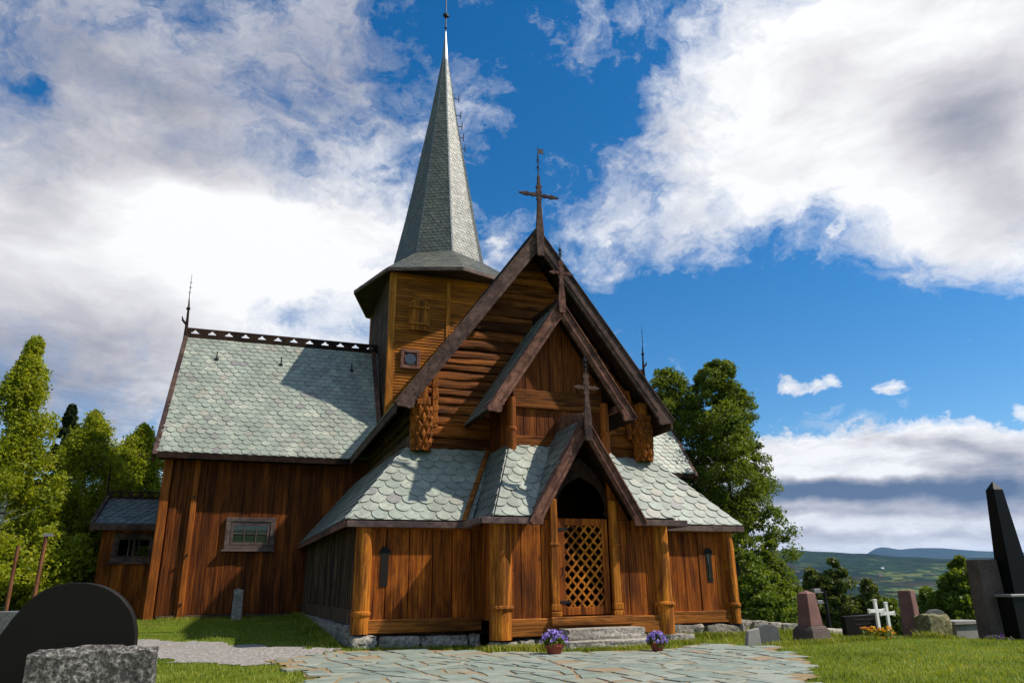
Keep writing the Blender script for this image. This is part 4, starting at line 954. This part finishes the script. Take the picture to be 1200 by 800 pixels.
m = MB(); frustum(m, 0, 0, .34, .98, .44, .31, .32, .24, rz=.3, tip=.06); m.build('shaft', 'red_granite', e, bevel=.008)
m = MB(); m.prism([(6.0, -1.7, -.42), (7.02, -1.7, -.42), (7.02, -1.7, .16), (6.0, -1.7, .13)], (0, .14, 0), .3); slab_ = single('headstone', m, 'black_granite', (6.5, -1.7, -.4), 'wide low dark headstone directly behind the left white cross', 'headstone', bevel=.012)
for q in range(3):
    m = MB(); m.box(6.25 + q * .04, 6.8 - q * .05, -1.703, -1.699, .06 - q * .1, .067 - q * .1, .5)
    ins = m.build('engraved_line', 'brown_granite', slab_); ins.location = tuple(-v for v in slab_.location)
def wcross(x, y, top, w, label):
    z0 = gr(x, y) - .04; m = MB(); t = .05
    m.box(x - .036, x + .036, y - t / 2, y + t / 2, z0, top, .5); m.box(x - w, x - .036, y - t / 2, y + t / 2, top - .256, top - .184, .5); m.box(x + .036, x + w, y - t / 2, y + t / 2, top - .256, top - .184, .5)
    for px, pz in ((x - w, top - .22), (x + w, top - .22), (x, top)):
        for k in (-1, 1):
            dx, dz = (0, k * .024) if pz != top else (k * .022, 0)
            m.tube([(px + dx, y - t / 2, pz + dz), (px + dx, y + t / 2, pz + dz)], .026, 10)
    single('white_cross', m, 'white_paint', (x, y, z0), label, 'grave cross', 'white wooden grave crosses', smooth=False, bevel=.004)
wcross(6.52, -2.1, .46, .2, 'left and slightly taller of the two white grave crosses')
wcross(7.06, -1.85, .39, .19, 'right and slightly shorter of the two white grave crosses')
def bush(name, x, y, w, h_, mat, label, cat, n=26, per=18, size=.03, stem=True, group=None, fol=None):
    z = gr(x, y); e = empty(name, (x, y, z), label, cat, group); cs = [(random.gauss(0, w / 3), random.gauss(0, w / 4), random.uniform(.2, 1) * h_) for _ in range(n)]
    leaves('foliage', [(c[0], c[1], c[2] * .7) for c in cs], per, .07, size, fol or 'shrub_leaf', e, int(abs(x) * 100)); leaves('flowers', cs, per // 2, .04, size * .9, mat, e, int(abs(x) * 77), ratio=.9)
bush('flower_clump', 6.32, -2.3, .55, .26, 'flower_yellow', 'clump of orange and yellow flowers at the foot of the left white cross', 'flowers', 34, 20, .026)
bush('flower_clump', 8.2, -3.55, .4, .13, 'flower_violet', 'dark violet and white pansies before the black obelisk', 'flowers', 14, 14, .028)
bush('flower_clump', 9.5, -2.35, .25, .14, 'flower_white', 'small clump of white flowers at foot of the rough pillar', 'flowers', 10, 14, .025)
m = MB(); frustum(m, 0, 0, -.1, 1.0, .44, .36, .34, .28, rz=.5); o = m.build('headstone', 'red_granite', None, bevel=.012); o.location = (8.24, -1.35, -.36); tag(o, 'tall reddish brown square headstone behind the mossy block', 'headstone')
m = MB(); m.rock((8.46, -1.75, -.2), (.75, .4, .62), 41, 7, .12, .85, .1); single('headstone', m, 'mossy_stone', (8.38, -1.75, -.45), 'rough low headstone with yellow moss on top', 'headstone')
m = MB(); P = [(8.85, -.5), (9.65, -.5), (9.6, -.1)] + [(9.25 + .36 * math.cos(a), -.1 + .3 * math.sin(a)) for a in (.4, .9, 1.4, 1.9, 2.4)] + [(8.88, -.1)]
m.prism([(x, -1.2, z) for x, z in P], (0, .14, 0), .5); single('headstone', m, 'grey_headstone', (9.25, -1.2, -.5), 'grey round-topped headstone between mossy block and pale box tomb', 'headstone', bevel=.015)
m = MB(); m.box(9.0, 9.72, -1.85, -1.4, -.45, -.12, .6); m.box(8.95, 9.77, -1.9, -1.35, -.12, -.04, .9); single('box_tomb', m, 'pale_headstone', (9.36, -1.6, -.45), 'pale grey box tomb with flat lid left of the rough pillar', 'tomb', bevel=.01)
m = MB(); frustum(m, 0, 0, -.1, 1.58, .56, .50, .42, .36, rz=-.15); o = m.build('grave_pillar', 'brown_granite', None, bevel=.02); o.location = (8.8, -3.0, -.3); tag(o, 'tall rough-hewn brown granite pillar beside the black obelisk', 'headstone')
e = empty('grave_obelisk', (9.25, -3.35, -.34), 'tall polished black obelisk at the right edge on black base', 'headstone')
m = MB(); m.box(-.46, .5, -.2, .3, -.05, .84, .5); m.build('base', 'obelisk_black', e, bevel=.01)
m = MB(); m.box(-.52, .56, -.24, .34, .842, .9, .5); m.build('ledge', 'lamp_grey', e, bevel=.012)
m = MB(); frustum(m, .04, .05, .9, 3.12, .56, .26, .42, .22, rz=-.12, tip=.2); m.build('shaft', 'obelisk_black', e, bevel=.008)
# floodlight pole
fx, fy = 8.13, 1.2; z0 = H(fx, fy)
e = empty('floodlight_pole', (fx, fy, z0), 'slim black pole with small floodlights right of the red obelisk', 'lamp post')
m = MB(); m.tube([(0, 0, 0), (-.02, 0, .62 - z0)], [.05, .04], 8); m.build('pole', 'iron', e)
m = MB(); m.tube([(-.02, 0, .58 - z0), (-.25, 0, .6 - z0)], .015, 6); m.box(-.42, -.2, -.08, .08, .57 - z0, .68 - z0); m.build('floodlight', 'lamp_grey', e, bevel=.01)
m = MB(); m.tube([(-.02, 0, .32 - z0), (-.2, 0, .34 - z0)], .015, 6); m.box(-.34, -.16, -.07, .07, .30 - z0, .39 - z0); m.build('floodlight', 'lamp_grey', e, bevel=.01)
# churchyard dry wall
e = empty('churchyard_wall', (6, .9, -.4), 'low grey dry-stone wall running behind the graves', 'wall')
m = MB(); x = 4.9; k = 0
while x < 9.2:
    w = random.uniform(.3, .6); zz = H(x, .9 - (x - 4.9) * .25)
    for q in range(2): k += 1; m.rock((x + w / 2 - 6, -(x - 4.9) * .25, zz + .1 + q * .17 + .4), (w, .45, .2), k, 3, .1, .8)
    x += w * .95
m.build('stone_courses', 'foundation_stone', e, smooth=True)

# ------------------------------------------------------------------ trees
def tree(name, x, y, top, w, mat, label, group, seed, shape='oval', bark='bark', clumps=120, per=260, size=.07, base=None, cat='tree', low=.12, spread=.5, droop=0., up=.3, tr=.14):
    if clumps > 150: clumps = int(clumps * 2.3); per = int(per * .5); spread *= .60
    elif cat in ('shrub', 'bush'): clumps = int(clumps * 2.2); per = int(per * .5); spread *= .68
    z0 = H(x, y) - .1 if base is None else base; Ht = top - z0; rg = random.Random(seed); e = empty(name, (x, y, z0), label, cat, group); cs = []; cw_ = []; tries = 0
    while len(cs) < clumps and tries < clumps * 80:
        tries += 1; f = rg.uniform(low, 1.)
        if shape == 'oval': R = w * math.sin(math.pi * min(1, max(0, (f - low) / (1 - low)) * .86 + .14)) ** .7
        elif shape == 'birch': R = w * (1 - ((f - low) / (1 - low)) ** 1.6) ** .8 * (.75 + .25 * min(1, (f - low) * 6))
        elif shape == 'column': R = w * min(1, (1.02 - f) / .24) ** .5 * (.82 + .18 * min(1, f * 4))
        elif shape == 'cone': R = w * (1 - (f - low) / (1 - low)) ** .9 + .08
        else: R = w * math.sqrt(max(0, 1 - ((f - .5) / .52) ** 2))
        a = rg.uniform(0, 2 * math.pi); rr = R * rg.random() ** .45
        lob = .74 + (.60 if f < .8 else .35) * (1.35 if shape == 'birch' else 1.) * noise.noise(Vector((math.cos(a) * 1.1 + seed, math.sin(a) * 1.1, f * Ht * .45)))
        c_ = Vector((math.cos(a) * rr * lob, math.sin(a) * rr * lob, f * Ht - spread * .5))
        # keep gaps between clumps of leaves
        if f < .72 and shape != 'cone' and noise.noise(c_ * .75 + Vector((seed, 0, 0))) < -.27: continue
        if shape in ('birch', 'oval', 'round') and noise.noise(c_ * 1.7 + Vector((seed, 3, 0))) < -.10: continue
        cs.append(tuple(c_)) ; cw_.append((.12 + .85 * min(1, R / w)) if shape == 'cone' else (.5 + .6 * min(1, R / w)) * rg.choice((.6, .8, 1., 1.25)))
    m = MB(); pts = [(0, 0, 0)]; rs_ = [tr]; n = 8
    for i in range(1, n + 1): f = i / n; pts.append((rg.uniform(-.12, .12) * f * min(1, w * .5), rg.uniform(-.12, .12) * f * min(1, w * .5), Ht * f * .93)); rs_.append(tr * (1 - f) + .012)
    m.tube(pts, rs_, 8); tk = m.build('trunk', bark, e, smooth=True)
    m = MB()
    for c_ in rg.sample(cs, min(len(cs), 46)):
        zb_ = max(.12 * Ht, c_[2] - .35 * math.hypot(c_[0], c_[1]) - rg.uniform(.2, .6)); k = zb_ / (Ht * .93) * n; i = min(int(k), n - 1); f = k - i
        p = Vector(pts[i]).lerp(Vector(pts[i + 1]), f); q = Vector(c_); mid = (p + q) / 2 + Vector((0, 0, -.06 * (q - p).length)); r0 = max(.012, (rs_[i] * (1 - f) + rs_[i + 1] * f) * .45)
        m.tube([p, mid, q], [r0, r0 * .6, .006], 5, cap=False)
    m.build('limbs', bark, e, smooth=True)
    sp_ = np.random.default_rng(seed).uniform(.6, 1.4, (len(cs), 1)) * spread * np.array(cw_)[:, None]
    leaves('crown', cs, per, np.repeat(sp_ * np.array([[1, 1, .75]]), per, axis=0), size, mat, e, seed, up=up, tvar=.45, droop=droop)
    return e
# right aspens
tree('aspen_tree', 11.8, 10., 9.95, 2.2, 'aspen_leaf', 'tall dark green aspen beside the right corner of the church', 'aspens beyond the church', 11, clumps=420, per=320, size=.053, spread=.58, low=.04, shape='column')
tree('aspen_tree', 9.9, 11., 9.75, 1.7, 'aspen_leaf', 'aspen partly hidden behind the church gable, left of the tallest one', 'aspens beyond the church', 12, clumps=200, per=320, size=.053, spread=.58, low=.04, shape='column')
for i, (x, y, t_, w, lb) in enumerate(((12.3, 8.4, 2.4, 1.3, 'low leafy shrub at the foot of the aspen on its right side'), (9.2, 6., 1.9, 1.1, 'low leafy shrub close behind the right church corner'), (10.6, 6.4, 1.3, 1.2, 'pale leafy bush just left of the low dark headstone'), (8.2, 3.6, .55, 1.0, 'smallest dark bush above the small pale stone marker'))):
    tree('leafy_shrub', x, y, t_, w, 'shrub_leaf' if i % 2 else 'aspen_leaf', lb, 'shrubs below the aspens', 20 + i, shape='round', clumps=44, per=170, size=.06, spread=.38, low=.05, cat='shrub', tr=.05)
# left birches and woodland edge
tree('birch_tree', -14.0, 12., 9.2, 2.1, 'birch_leaf', 'tallest light green birch at the far left with white trunk', 'birches left of the church', 31, 'birch', 'birch_bark', 360, 170, .054, spread=.55, droop=.22)
tree('birch_tree', -12.3, 14., 7.2, 1.9, 'birch_leaf', 'light green birch in the middle just left of the annex roof', 'birches left of the church', 32, 'oval', 'birch_bark', 290, 170, .054, spread=.55, droop=.2)
tree('birch_tree', -10.9, 16.5, 7.35, 1.9, 'birch_leaf', 'light green birch whose crown touches the transept verge', 'birches left of the church', 33, 'oval', 'birch_bark', 290, 170, .054, spread=.55, droop=.2)
tree('birch_tree', -17.2, 16., 7.5, 2.2, 'birch_leaf', 'birch crown cut by the left edge of the photo', 'birches left of the church', 34, 'oval', 'birch_bark', 220, 230, .065, spread=.6, droop=.15)
for i, (x, y, t_, w, lb) in enumerate(((-13.6, 10., 2.6, 1.5, 'bright green bush behind the rusty capped pole'), (-12.0, 10.8, 2.9, 1.3, 'bright green bush left of the annex wall'), (-15.6, 13., 3.3, 1.7, 'bright green bush at the left edge below the birch'), (-11.8, 14.5, 4.0, 1.5, 'taller bright green bush behind the annex finial'), (-10.4, 18, 4.6, 2.0, 'green thicket seen through the annex window'), (-14.5, 17., 4.6, 2.2, 'wide green thicket under the tall birch crowns'))):
    tree('green_bush', x, y, t_, w, 'birch_leaf' if i != 4 else 'shrub_leaf', lb, 'bushes left of the church', 40 + i, 'round', clumps=60, per=210, size=.065, spread=.45, low=.03, cat='bush', tr=.05)
def spruce(x, y, top, w, label, group, seed, per=130, n=260, base=None, size=.11, mat='spruce_leaf'):
    return tree('spruce_tree', x, y, top, w, mat, label, group, seed, 'cone', 'bark', n, per, size, base=base, spread=.42, low=.06, up=.0, cat='tree', tr=.12)
spruce(-19.8, 24., 10.3, 2.4, 'dark spruce rising at the far left edge behind the birch', 'spruces on the wooded slope', 51)
spruce(-15.7, 26., 10.0, 2.8, 'dark spruce showing between the two left birches', 'spruces on the wooded slope', 52)
spruce(-13.0, 28, 8.9, 2.8, 'dark spruce behind the middle birch crown', 'spruces on the wooded slope', 53)
spruce(-18.0, 27., 9.9, 2.2, 'dark spruce behind the tallest birch', 'spruces on the wooded slope', 54)
# young birches beyond the graves (pixel-far 45-60 m)
D = ((22.8, 18.6, 1.75, 1.5, 'young_birch_leaf'), (23.8, 18.0, 2.1, 1.4, 'young_birch_leaf'), (25.0, 17.2, 1.2, 1.1, 'young_birch_leaf'), (22.2, 19.6, .5, .9, 'young_birch_leaf'), (25.6, 16.6, .0, 1.1, 'shrub_leaf'), (26.8, 14.3, .35, 1.0, 'aspen_leaf'), (27.9, 13.6, 2.1, 1.7, 'aspen_leaf'), (27.3, 14.0, 1.2, 1.3, 'aspen_leaf'), (29.9, 11.5, .8, 1.6, 'aspen_leaf'), (27.4, 15.4, .5, 1.1, 'shrub_leaf'), (31.5, 9.6, 1.3, 1.8, 'aspen_leaf'), (25.9, 15.3, -.3, .8, 'shrub_leaf'))
LB = ['tall olive birch right of the red obelisk', 'tallest young birch directly above the floodlight pole', 'young birch between floodlight pole and dark wide headstone', 'slim pale birch just right of the big aspen', 'round light bush behind the two white crosses', 'dark small tree between red brown headstone and valley', 'dense dark tree left of the rough granite pillar', 'dark bush under the dense tree by the pillar', 'dark tree behind the black obelisk', 'light bush left of the red brown headstone', 'dark tree at the right edge behind the obelisk', 'smallest light bush beside the red brown headstone']
for i, (x, y, t_, w, mt) in enumerate(D):
    tree('young_tree', x, y, t_, w, mt, LB[i], 'young trees on the slope beyond the graves', 60 + i, 'oval' if t_ > .9 else 'round', 'bark', 110, 130, .11, spread=.42, low=.05, tr=.07)
# dark conifer wood lower down the slope (one mass)
m = MB(); rg = random.Random(9)
for i in range(1500):
    az = rg.uniform(30, 62); r = rg.uniform(95, 420) ; x = CAM[0] + r * math.sin(rad(az)); y = CAM[1] + r * math.cos(rad(az)); z = H(x, y); h_ = rg.uniform(8, 14.5); w = h_ * rg.uniform(.14, .2); t_ = rg.random()
    if r < 130: h_ *= .8
    n = 7; k = 4; vs = []; fs = []
    for q in range(k):
        zb_ = z + h_ * (.08 + .22 * q); rr = w * (1 - q * .2); b0_ = len(vs)
        for a in range(n): an_ = 2 * math.pi * a / n + q; vs.append((x + rr * math.cos(an_) * rg.uniform(.7, 1.2), y + rr * math.sin(an_) * rg.uniform(.7, 1.2), zb_ + rg.uniform(-.3, .3)))
        vs.append((x, y, min(z + h_, zb_ + h_ * .42))); fs += [(b0_ + a, b0_ + (a + 1) % n, b0_ + n) for a in range(n)]
    m.add(vs, fs, t_)
tag(m.build('spruce_wood', 'spruce_leaf'), 'dark spruce wood on the slope beyond the churchyard', 'wood', kind='stuff')
# farms across the valley
rg = random.Random(4)
FARM = [(39.9, 3900, 'house_red'), (40.3, 3700, 'house_white'), (40.1, 3600, 'house_white'), (43.5, 3500, 'house_white'), (43.8, 3450, 'house_white'), (44.4, 3400, 'house_white'), (45.3, 4300, 'house_white'), (45.1, 3900, 'house_red'), (48.6, 3600, 'house_white'), (49.0, 3650, 'house_white'), (49.3, 3500, 'house_white')]
FL = ['red farmhouse on the far slope, nearest to the big aspen', 'white farmhouse upper right of the far red farmhouse', 'white farmhouse just below the far red farmhouse', 'left white farmhouse of the row above the floodlight pole', 'second white farmhouse of the row above the floodlight pole', 'white farmhouse above the left white cross', 'white farmhouse highest on the far fields', 'red farmhouse on the pale middle fields', 'white farmhouse left of three above the dark tree by the pillar', 'middle white farmhouse of three above the dark tree by the pillar', 'white farmhouse right of three, nearest the rough pillar']
for (az, r, mt), lb in zip(FARM, FL):
    x = CAM[0] + r * math.sin(rad(az)); y = CAM[1] + r * math.cos(rad(az)); z = H(x, y); s = r / 3600
    e = empty('farmhouse', (x, y, z), lb, 'house', 'farmhouses across the valley', rz=rg.uniform(-.9, .3))
    m = MB(); m.box(-9 * s, 9 * s, -4 * s, 4 * s, -3, 5 * s); m.build('walls', mt, e)
    m = MB(); m.prism([(-9.5 * s, -4.6 * s, 4.9 * s), (-9.5 * s, 4.6 * s, 4.9 * s), (-9.5 * s, 0, 8 * s)], (19 * s, 0, 0)); m.build('roof', 'roof_tile', e)

# ------------------------------------------------------------------ grass blades
def blades(name, pts, hs, seed, label):
    rg = np.random.default_rng(seed); P = np.array(pts); n = len(P); hh = np.array(hs)[:, None]
    a = rg.uniform(0, 2 * np.pi, n); d = np.stack([np.cos(a), np.sin(a), np.zeros(n)], 1); wv = np.stack([-np.sin(a), np.cos(a), np.zeros(n)], 1) * (.0035 + .03 * hh); ln = d * hh * rg.uniform(.1, .8, (n, 1)); up = np.array([[0, 0, 1.]])
    V = np.stack([P - wv, P + wv, P + ln * .4 + wv * .6 + up * hh * .6, P + ln * .4 - wv * .6 + up * hh * .6], 1).reshape(-1, 3)
    T = P + ln + up * hh * .95
    Vt = np.concatenate([V, T]); i = np.arange(n); q = i * 4
    F = np.concatenate([np.stack([q, q + 1, q + 2], 1), np.stack([q, q + 2, q + 3], 1), np.stack([q + 3, q + 2, 4 * n + i], 1)])
    cn = np.array([noise.noise(Vector((p[0] * .8, p[1] * .8, 2))) for p in pts]) * .45 + .5
    t = np.clip(cn + rg.normal(0, .24, n), 0, 1); return tag(npmesh(name, Vt, F, np.concatenate([np.repeat(t, 4), t]), 'grass_blade'), label, 'grass', kind='stuff')
pts = []; hs = []; rg = random.Random(3)
while len(pts) < 150000:
    az = rg.uniform(-17, 58); r = 4.5 + 22 * rg.random() ** 1.25; x = CAM[0] + r * math.sin(rad(az)); y = CAM[1] + r * math.cos(rad(az))
    e = noise.noise_vector(Vector((x * 1.6, y * 1.6, 0))) * .25
    if inside(x, y, CHURCH): continue
    if inside(x + e.x, y + e.y, PAVE):
        if rg.random() > .10 or noise.noise(Vector((x * 1.6, y * 1.6, 8))) < .12: continue
        hgt_ = .035
    elif inside(x + e.x, y + e.y, PATH):
        if rg.random() > .03: continue
        hgt_ = .025
    else:
        hgt_ = .045
        if -5.2 < x < 5 and -1.9 < y < 0: hgt_ = .085
        if x > 4 and y > -2.6: hgt_ = .07
        if noise.noise(Vector((x * .9, y * .9, 5))) > .33 and rg.random() < .6: continue
    pts.append((x, y, H(x, y) - .004)); hs.append(hgt_ * rg.uniform(.5, 1.4))
# taller tufts along the foundations and posts
for (x0_, y0_, x1_, y1_, n, hh) in ((-2.15, -1.55, -.8, -1.75, 2600, .16), (-.9, -2.32, 1.15, -2.32, 2600, .13), (1.2, -1.7, 2.3, -1.6, 1800, .12), (2.2, -.45, 4.9, -.6, 3500, .17), (-4.3, -.25, -2.3, -.35, 900, .09), (-5.0, 9, -4.75, .2, 4200, .17), (-8.8, 9.1, -5, 9.1, 2400, .1), (7.7, -2.1, 9.1, -2.0, 2200, .22), (3.2, -2.75, 6., -2.5, 1600, .12), (5, .2, 9, -.9, 2600, .25)):
    for _ in range(n):
        f = rg.random(); x = x0_ + (x1_ - x0_) * f + rg.gauss(0, .12); y = y0_ + (y1_ - y0_) * f + rg.gauss(0, .1)
        if inside(x, y, CHURCH): continue
        pts.append((x, y, H(x, y) - .004)); hs.append(hh * rg.uniform(.35, 1.1))
blades('grass', pts, hs, 1, 'short green lawn grass with taller tufts along the stone foundations')

# ------------------------------------------------------------------ haze, sky, sun
HAZE = True
if HAZE:
    m = MB(); m.box(-25000, 25000, -25000, 25000, -420, 760); m.v = m.v
    hm = bpy.data.materials.new('haze_air'); hm.use_nodes = True; nt = hm.node_tree
    for n in list(nt.nodes): nt.nodes.remove(n)
    hh = N(nt); o_ = hh.node('ShaderNodeOutputMaterial'); pv = hh.node('ShaderNodeVolumePrincipled'); pv.inputs['Color'].default_value = (.35, .6, 1., 1); pv.inputs['Density'].default_value = 3.0e-5; pv.inputs['Anisotropy'].default_value = .2
    hh.l.new(pv.outputs[0], o_.inputs['Volume']); MATS['haze_air'] = hm
    tag(m.build('haze', 'haze_air'), kind='stuff')

w = bpy.data.worlds.new('World'); SC.world = w; w.use_nodes = True; nt = w.node_tree
for n in list(nt.nodes): nt.nodes.remove(n)
h = N(nt); out = h.node('ShaderNodeOutputWorld'); bg = h.node('ShaderNodeBackground'); h.l.new(bg.outputs[0], out.inputs[0])
sky = h.node('ShaderNodeTexSky', sky_type='NISHITA', sun_disc=False, sun_elevation=math.asin(SUN.z), sun_rotation=math.atan2(SUN.x, SUN.y), altitude=400, air_density=1., dust_density=.3, ozone_density=2.)
STR = .10; bg.inputs[1].default_value = STR
hs_ = h.node('ShaderNodeHueSaturation'); hs_.inputs['Saturation'].default_value = 1.44; hs_.inputs['Value'].default_value = 1.06; h.put(hs_.inputs['Color'], sky.outputs[0])
tc_ = h.node('ShaderNodeTexCoord'); d = h.vmath('NORMALIZE', tc_.outputs['Generated'])
def pdir(px, py):
    v = Vector(CR) * ((px - 600) / 847.5) + Vector(CU) * (-(py - 400) / 847.5) + Vector(CF); return v.normalized()
def blob(px, py, rx, ry, ang=0):
    """soft elliptical patch fixed to a direction of the sky"""
    c = pdir(px, py); e1 = pdir(px + math.cos(rad(ang)) * 20, py + math.sin(rad(ang)) * 20) - c; e2 = pdir(px - math.sin(rad(ang)) * 20, py + math.cos(rad(ang)) * 20) - c
    t1 = e1 / e1.length_squared * (20 / rx); t2 = e2 - e1 * (e2.dot(e1) / e1.length_squared); t2 = t2 / t2.length_squared * (20 / ry)
    a = h.math('SUBTRACT', h.vmath('DOT_PRODUCT', d, tuple(t1)), c.dot(t1)); b_ = h.math('SUBTRACT', h.vmath('DOT_PRODUCT', d, tuple(t2)), c.dot(t2))
    q = h.math('ADD', h.math('MULTIPLY', a, a), h.math('MULTIPLY', b_, b_)); g = h.math('POWER', 2.718, h.math('MULTIPLY', q, -1.))
    return h.math('MULTIPLY', g, h.math('GREATER_THAN', h.vmath('DOT_PRODUCT', d, tuple(c)), .3))
def total(L, dw=None):
    s = None
    for *q, wt in L:
        v = h.math('MULTIPLY', blob(*q), wt); s = v if s is None else h.math('ADD', s, v)
    return s
warp = h.noise(h.vmath('MULTIPLY', d, (3, 3, 4)), 1.6, 6., .6, out=1)
wd = h.vmath('ADD', d, h.vmath('MULTIPLY', h.vmath('SUBTRACT', warp, (.5, .5, .5)), (.24, .24, .20)))
warp2 = h.noise(d, 9., 5., .6, out=1)
wl = h.vmath('ADD', d, h.vmath('MULTIPLY', h.vmath('SUBTRACT', warp2, (.5, .5, .5)), (.05, .05, .035)))
d0_ = d; d = wd
cov = total([(100, 40, 330, 130, 5, .60), (60, 230, 260, 130, 0, .75), (330, 260, 150, 100, 20, .70), (150, 400, 360, 130, 0, .95), (440, 120, 90, 170, -10, .32), (430, 310, 60, 70, 0, .4),
             (330, 200, 90, 30, 0, -.42), (12, 75, 30, 24, 0, -.6), (375, 372, 60, 26, 5, -.6), (475, 40, 60, 60, 0, -.2),
             (870, 190, 180, 105, -35, .56), (1000, 60, 200, 130, -40, .60), (1120, 170, 160, 130, 20, 1.35), (1190, 40, 170, 110, 0, .8), (770, 240, 140, 75, -35, .40), (1190, 300, 60, 40, 30, .3), (850, 50, 70, 80, 0, .2),
             (700, 45, 60, 34, -20, .36), (600, 255, 60, 90, 0, .16), (560, 120, 40, 50, 0, .18), (880, 380, 260, 55, 10, -.40), (1120, 405, 160, 45, 0, -.42), (640, 120, 60, 60, 0, -.3), (740, 130, 60, 70, 40, -.2), (560, 30, 50, 40, 0, -.2)])
d = wl
covl = total([(588, 281, 20, 12, 0, .60), (998, 264, 34, 24, 10, .45),
             (1035, 452, 30, 10, 0, .50), (962, 447, 38, 12, -12, .50), (918, 450, 16, 13, 0, .45), (1140, 430, 60, 8, 0, .25), (712, 288, 10, 7, -40, .5),
             (1110, 560, 330, 42, 0, 1.35), (955, 545, 120, 40, 0, .6), (1130, 525, 120, 34, 0, .5), (1050, 615, 360, 40, 0, 1.3), (1200, 478, 22, 10, 0, .6), (1180, 597, 60, 7, 0, -1.1), (700, 620, 300, 60, 0, .6)])
d = d0_
n1 = h.noise(h.vmath('MULTIPLY', d, (1, 1, 1.3)), 4.5, 14., .62, .5); n2 = h.noise(h.vmath('MULTIPLY', wd, (1, 1, 1.6)), 15., 12., .66, .4)
nn_ = h.math('ADD', h.math('MULTIPLY', h.math('SUBTRACT', n1, .5), 1.35), h.math('MULTIPLY', h.math('SUBTRACT', n2, .5), 1.35))
behind = h.math('MULTIPLY', h.math('LESS_THAN', h.vmath('DOT_PRODUCT', d, CF), .35), .30)
den = h.math('ADD', h.math('ADD', cov, nn_), behind)
m1 = h.ramp(den, [(.08, 0.), (.30, .25), (.56, .68), (.92, 1.)])
n3 = h.noise(h.vmath('MULTIPLY', d, (1, 1, 1.5)), 24., 12., .68, .3)
den2 = h.math('ADD', covl, h.math('MULTIPLY', h.math('SUBTRACT', n3, .5), 1.5))
m2 = h.ramp(den2, [(.30, 0.), (.44, .6), (.66, 1.)])
mask = h.math('MAXIMUM', m1, m2)
d = wl
shade = total([(1130, 150, 80, 66, -30, .55), (1185, 240, 60, 40, 0, .3), (110, 80, 320, 100, 5, .50), (20, 440, 230, 100, 0, .62), (200, 190, 200, 50, 0, .2), (60, 250, 120, 50, 0, .22), (420, 60, 110, 90, 0, .35), (1040, 575, 260, 17, 0, .95), (940, 573, 80, 20, 0, .3), (1180, 560, 70, 20, 0, .5), (1100, 527, 90, 9, 5, .35), (1000, 600, 260, 6, 0, .28), (1000, 628, 260, 7, 0, .3), (1060, 557, 60, 7, 4, -.5), (940, 556, 55, 7, -5, -.4), (1180, 530, 40, 20, 0, .3), (240, 270, 130, 60, 10, -.35), (330, 330, 110, 50, 0, -.2)])
d = d0_
sh_n = h.math('ADD', h.math('MULTIPLY', h.math('SUBTRACT', h.noise(h.vmath('MULTIPLY', wl, (1, 1, 2.6)), 6., 9., .6, .3), .44), .8), h.math('MULTIPLY', h.math('SUBTRACT', h.noise(h.vmath('MULTIPLY', d, (1, 1, 4.)), 19., 10., .66, .3), .5), h.ramp(h.node('ShaderNodeSeparateXYZ').outputs[2], [(0, .7), (.22, .7), (.3, .0)])))
for nd_ in nt.nodes:
    if nd_.bl_idname == 'ShaderNodeSeparateXYZ': h.l.new(d, nd_.inputs[0])
sh = h.math('ADD', shade, sh_n, clamp=True)
K = .80 / STR
cc = h.ramp(sh, [(0., (1.02 , 1.02, 1.03)), (.25, (.72, .71, .74)), (.5, (.46, .46, .52)), (.75, (.24, .28, .37)), (1., (.10, .15, .25))])
sc_ = h.node('ShaderNodeVectorMath', operation='SCALE'); h.put(sc_.inputs[0], cc); sc_.inputs['Scale'].default_value = K
col = h.mix(mask, hs_.outputs[0], sc_.outputs[0]); h.put(bg.inputs[0], col)
w.cycles.sampling_method = 'MANUAL'; w.cycles.sample_map_resolution = 512
ld = bpy.data.lights.new('sun', 'SUN'); ld.energy = 4.8; ld.angle = rad(.8); ld.color = (1., .93, .82)
lo = bpy.data.objects.new('sun', ld); COL.objects.link(lo); lo.rotation_euler = (-SUN).to_track_quat('-Z', 'Y').to_euler(); lo.location = (10, -10, 40)
SC.view_settings.view_transform = 'Standard'; SC.view_settings.look = 'None'; SC.view_settings.gamma = 1; SC.view_settings.exposure = .32; SC.view_settings.use_curve_mapping = False
SC.cycles.max_bounces = 6; SC.cycles.transparent_max_bounces = 8; SC.cycles.volume_bounces = 0; SC.cycles.use_denoising = True
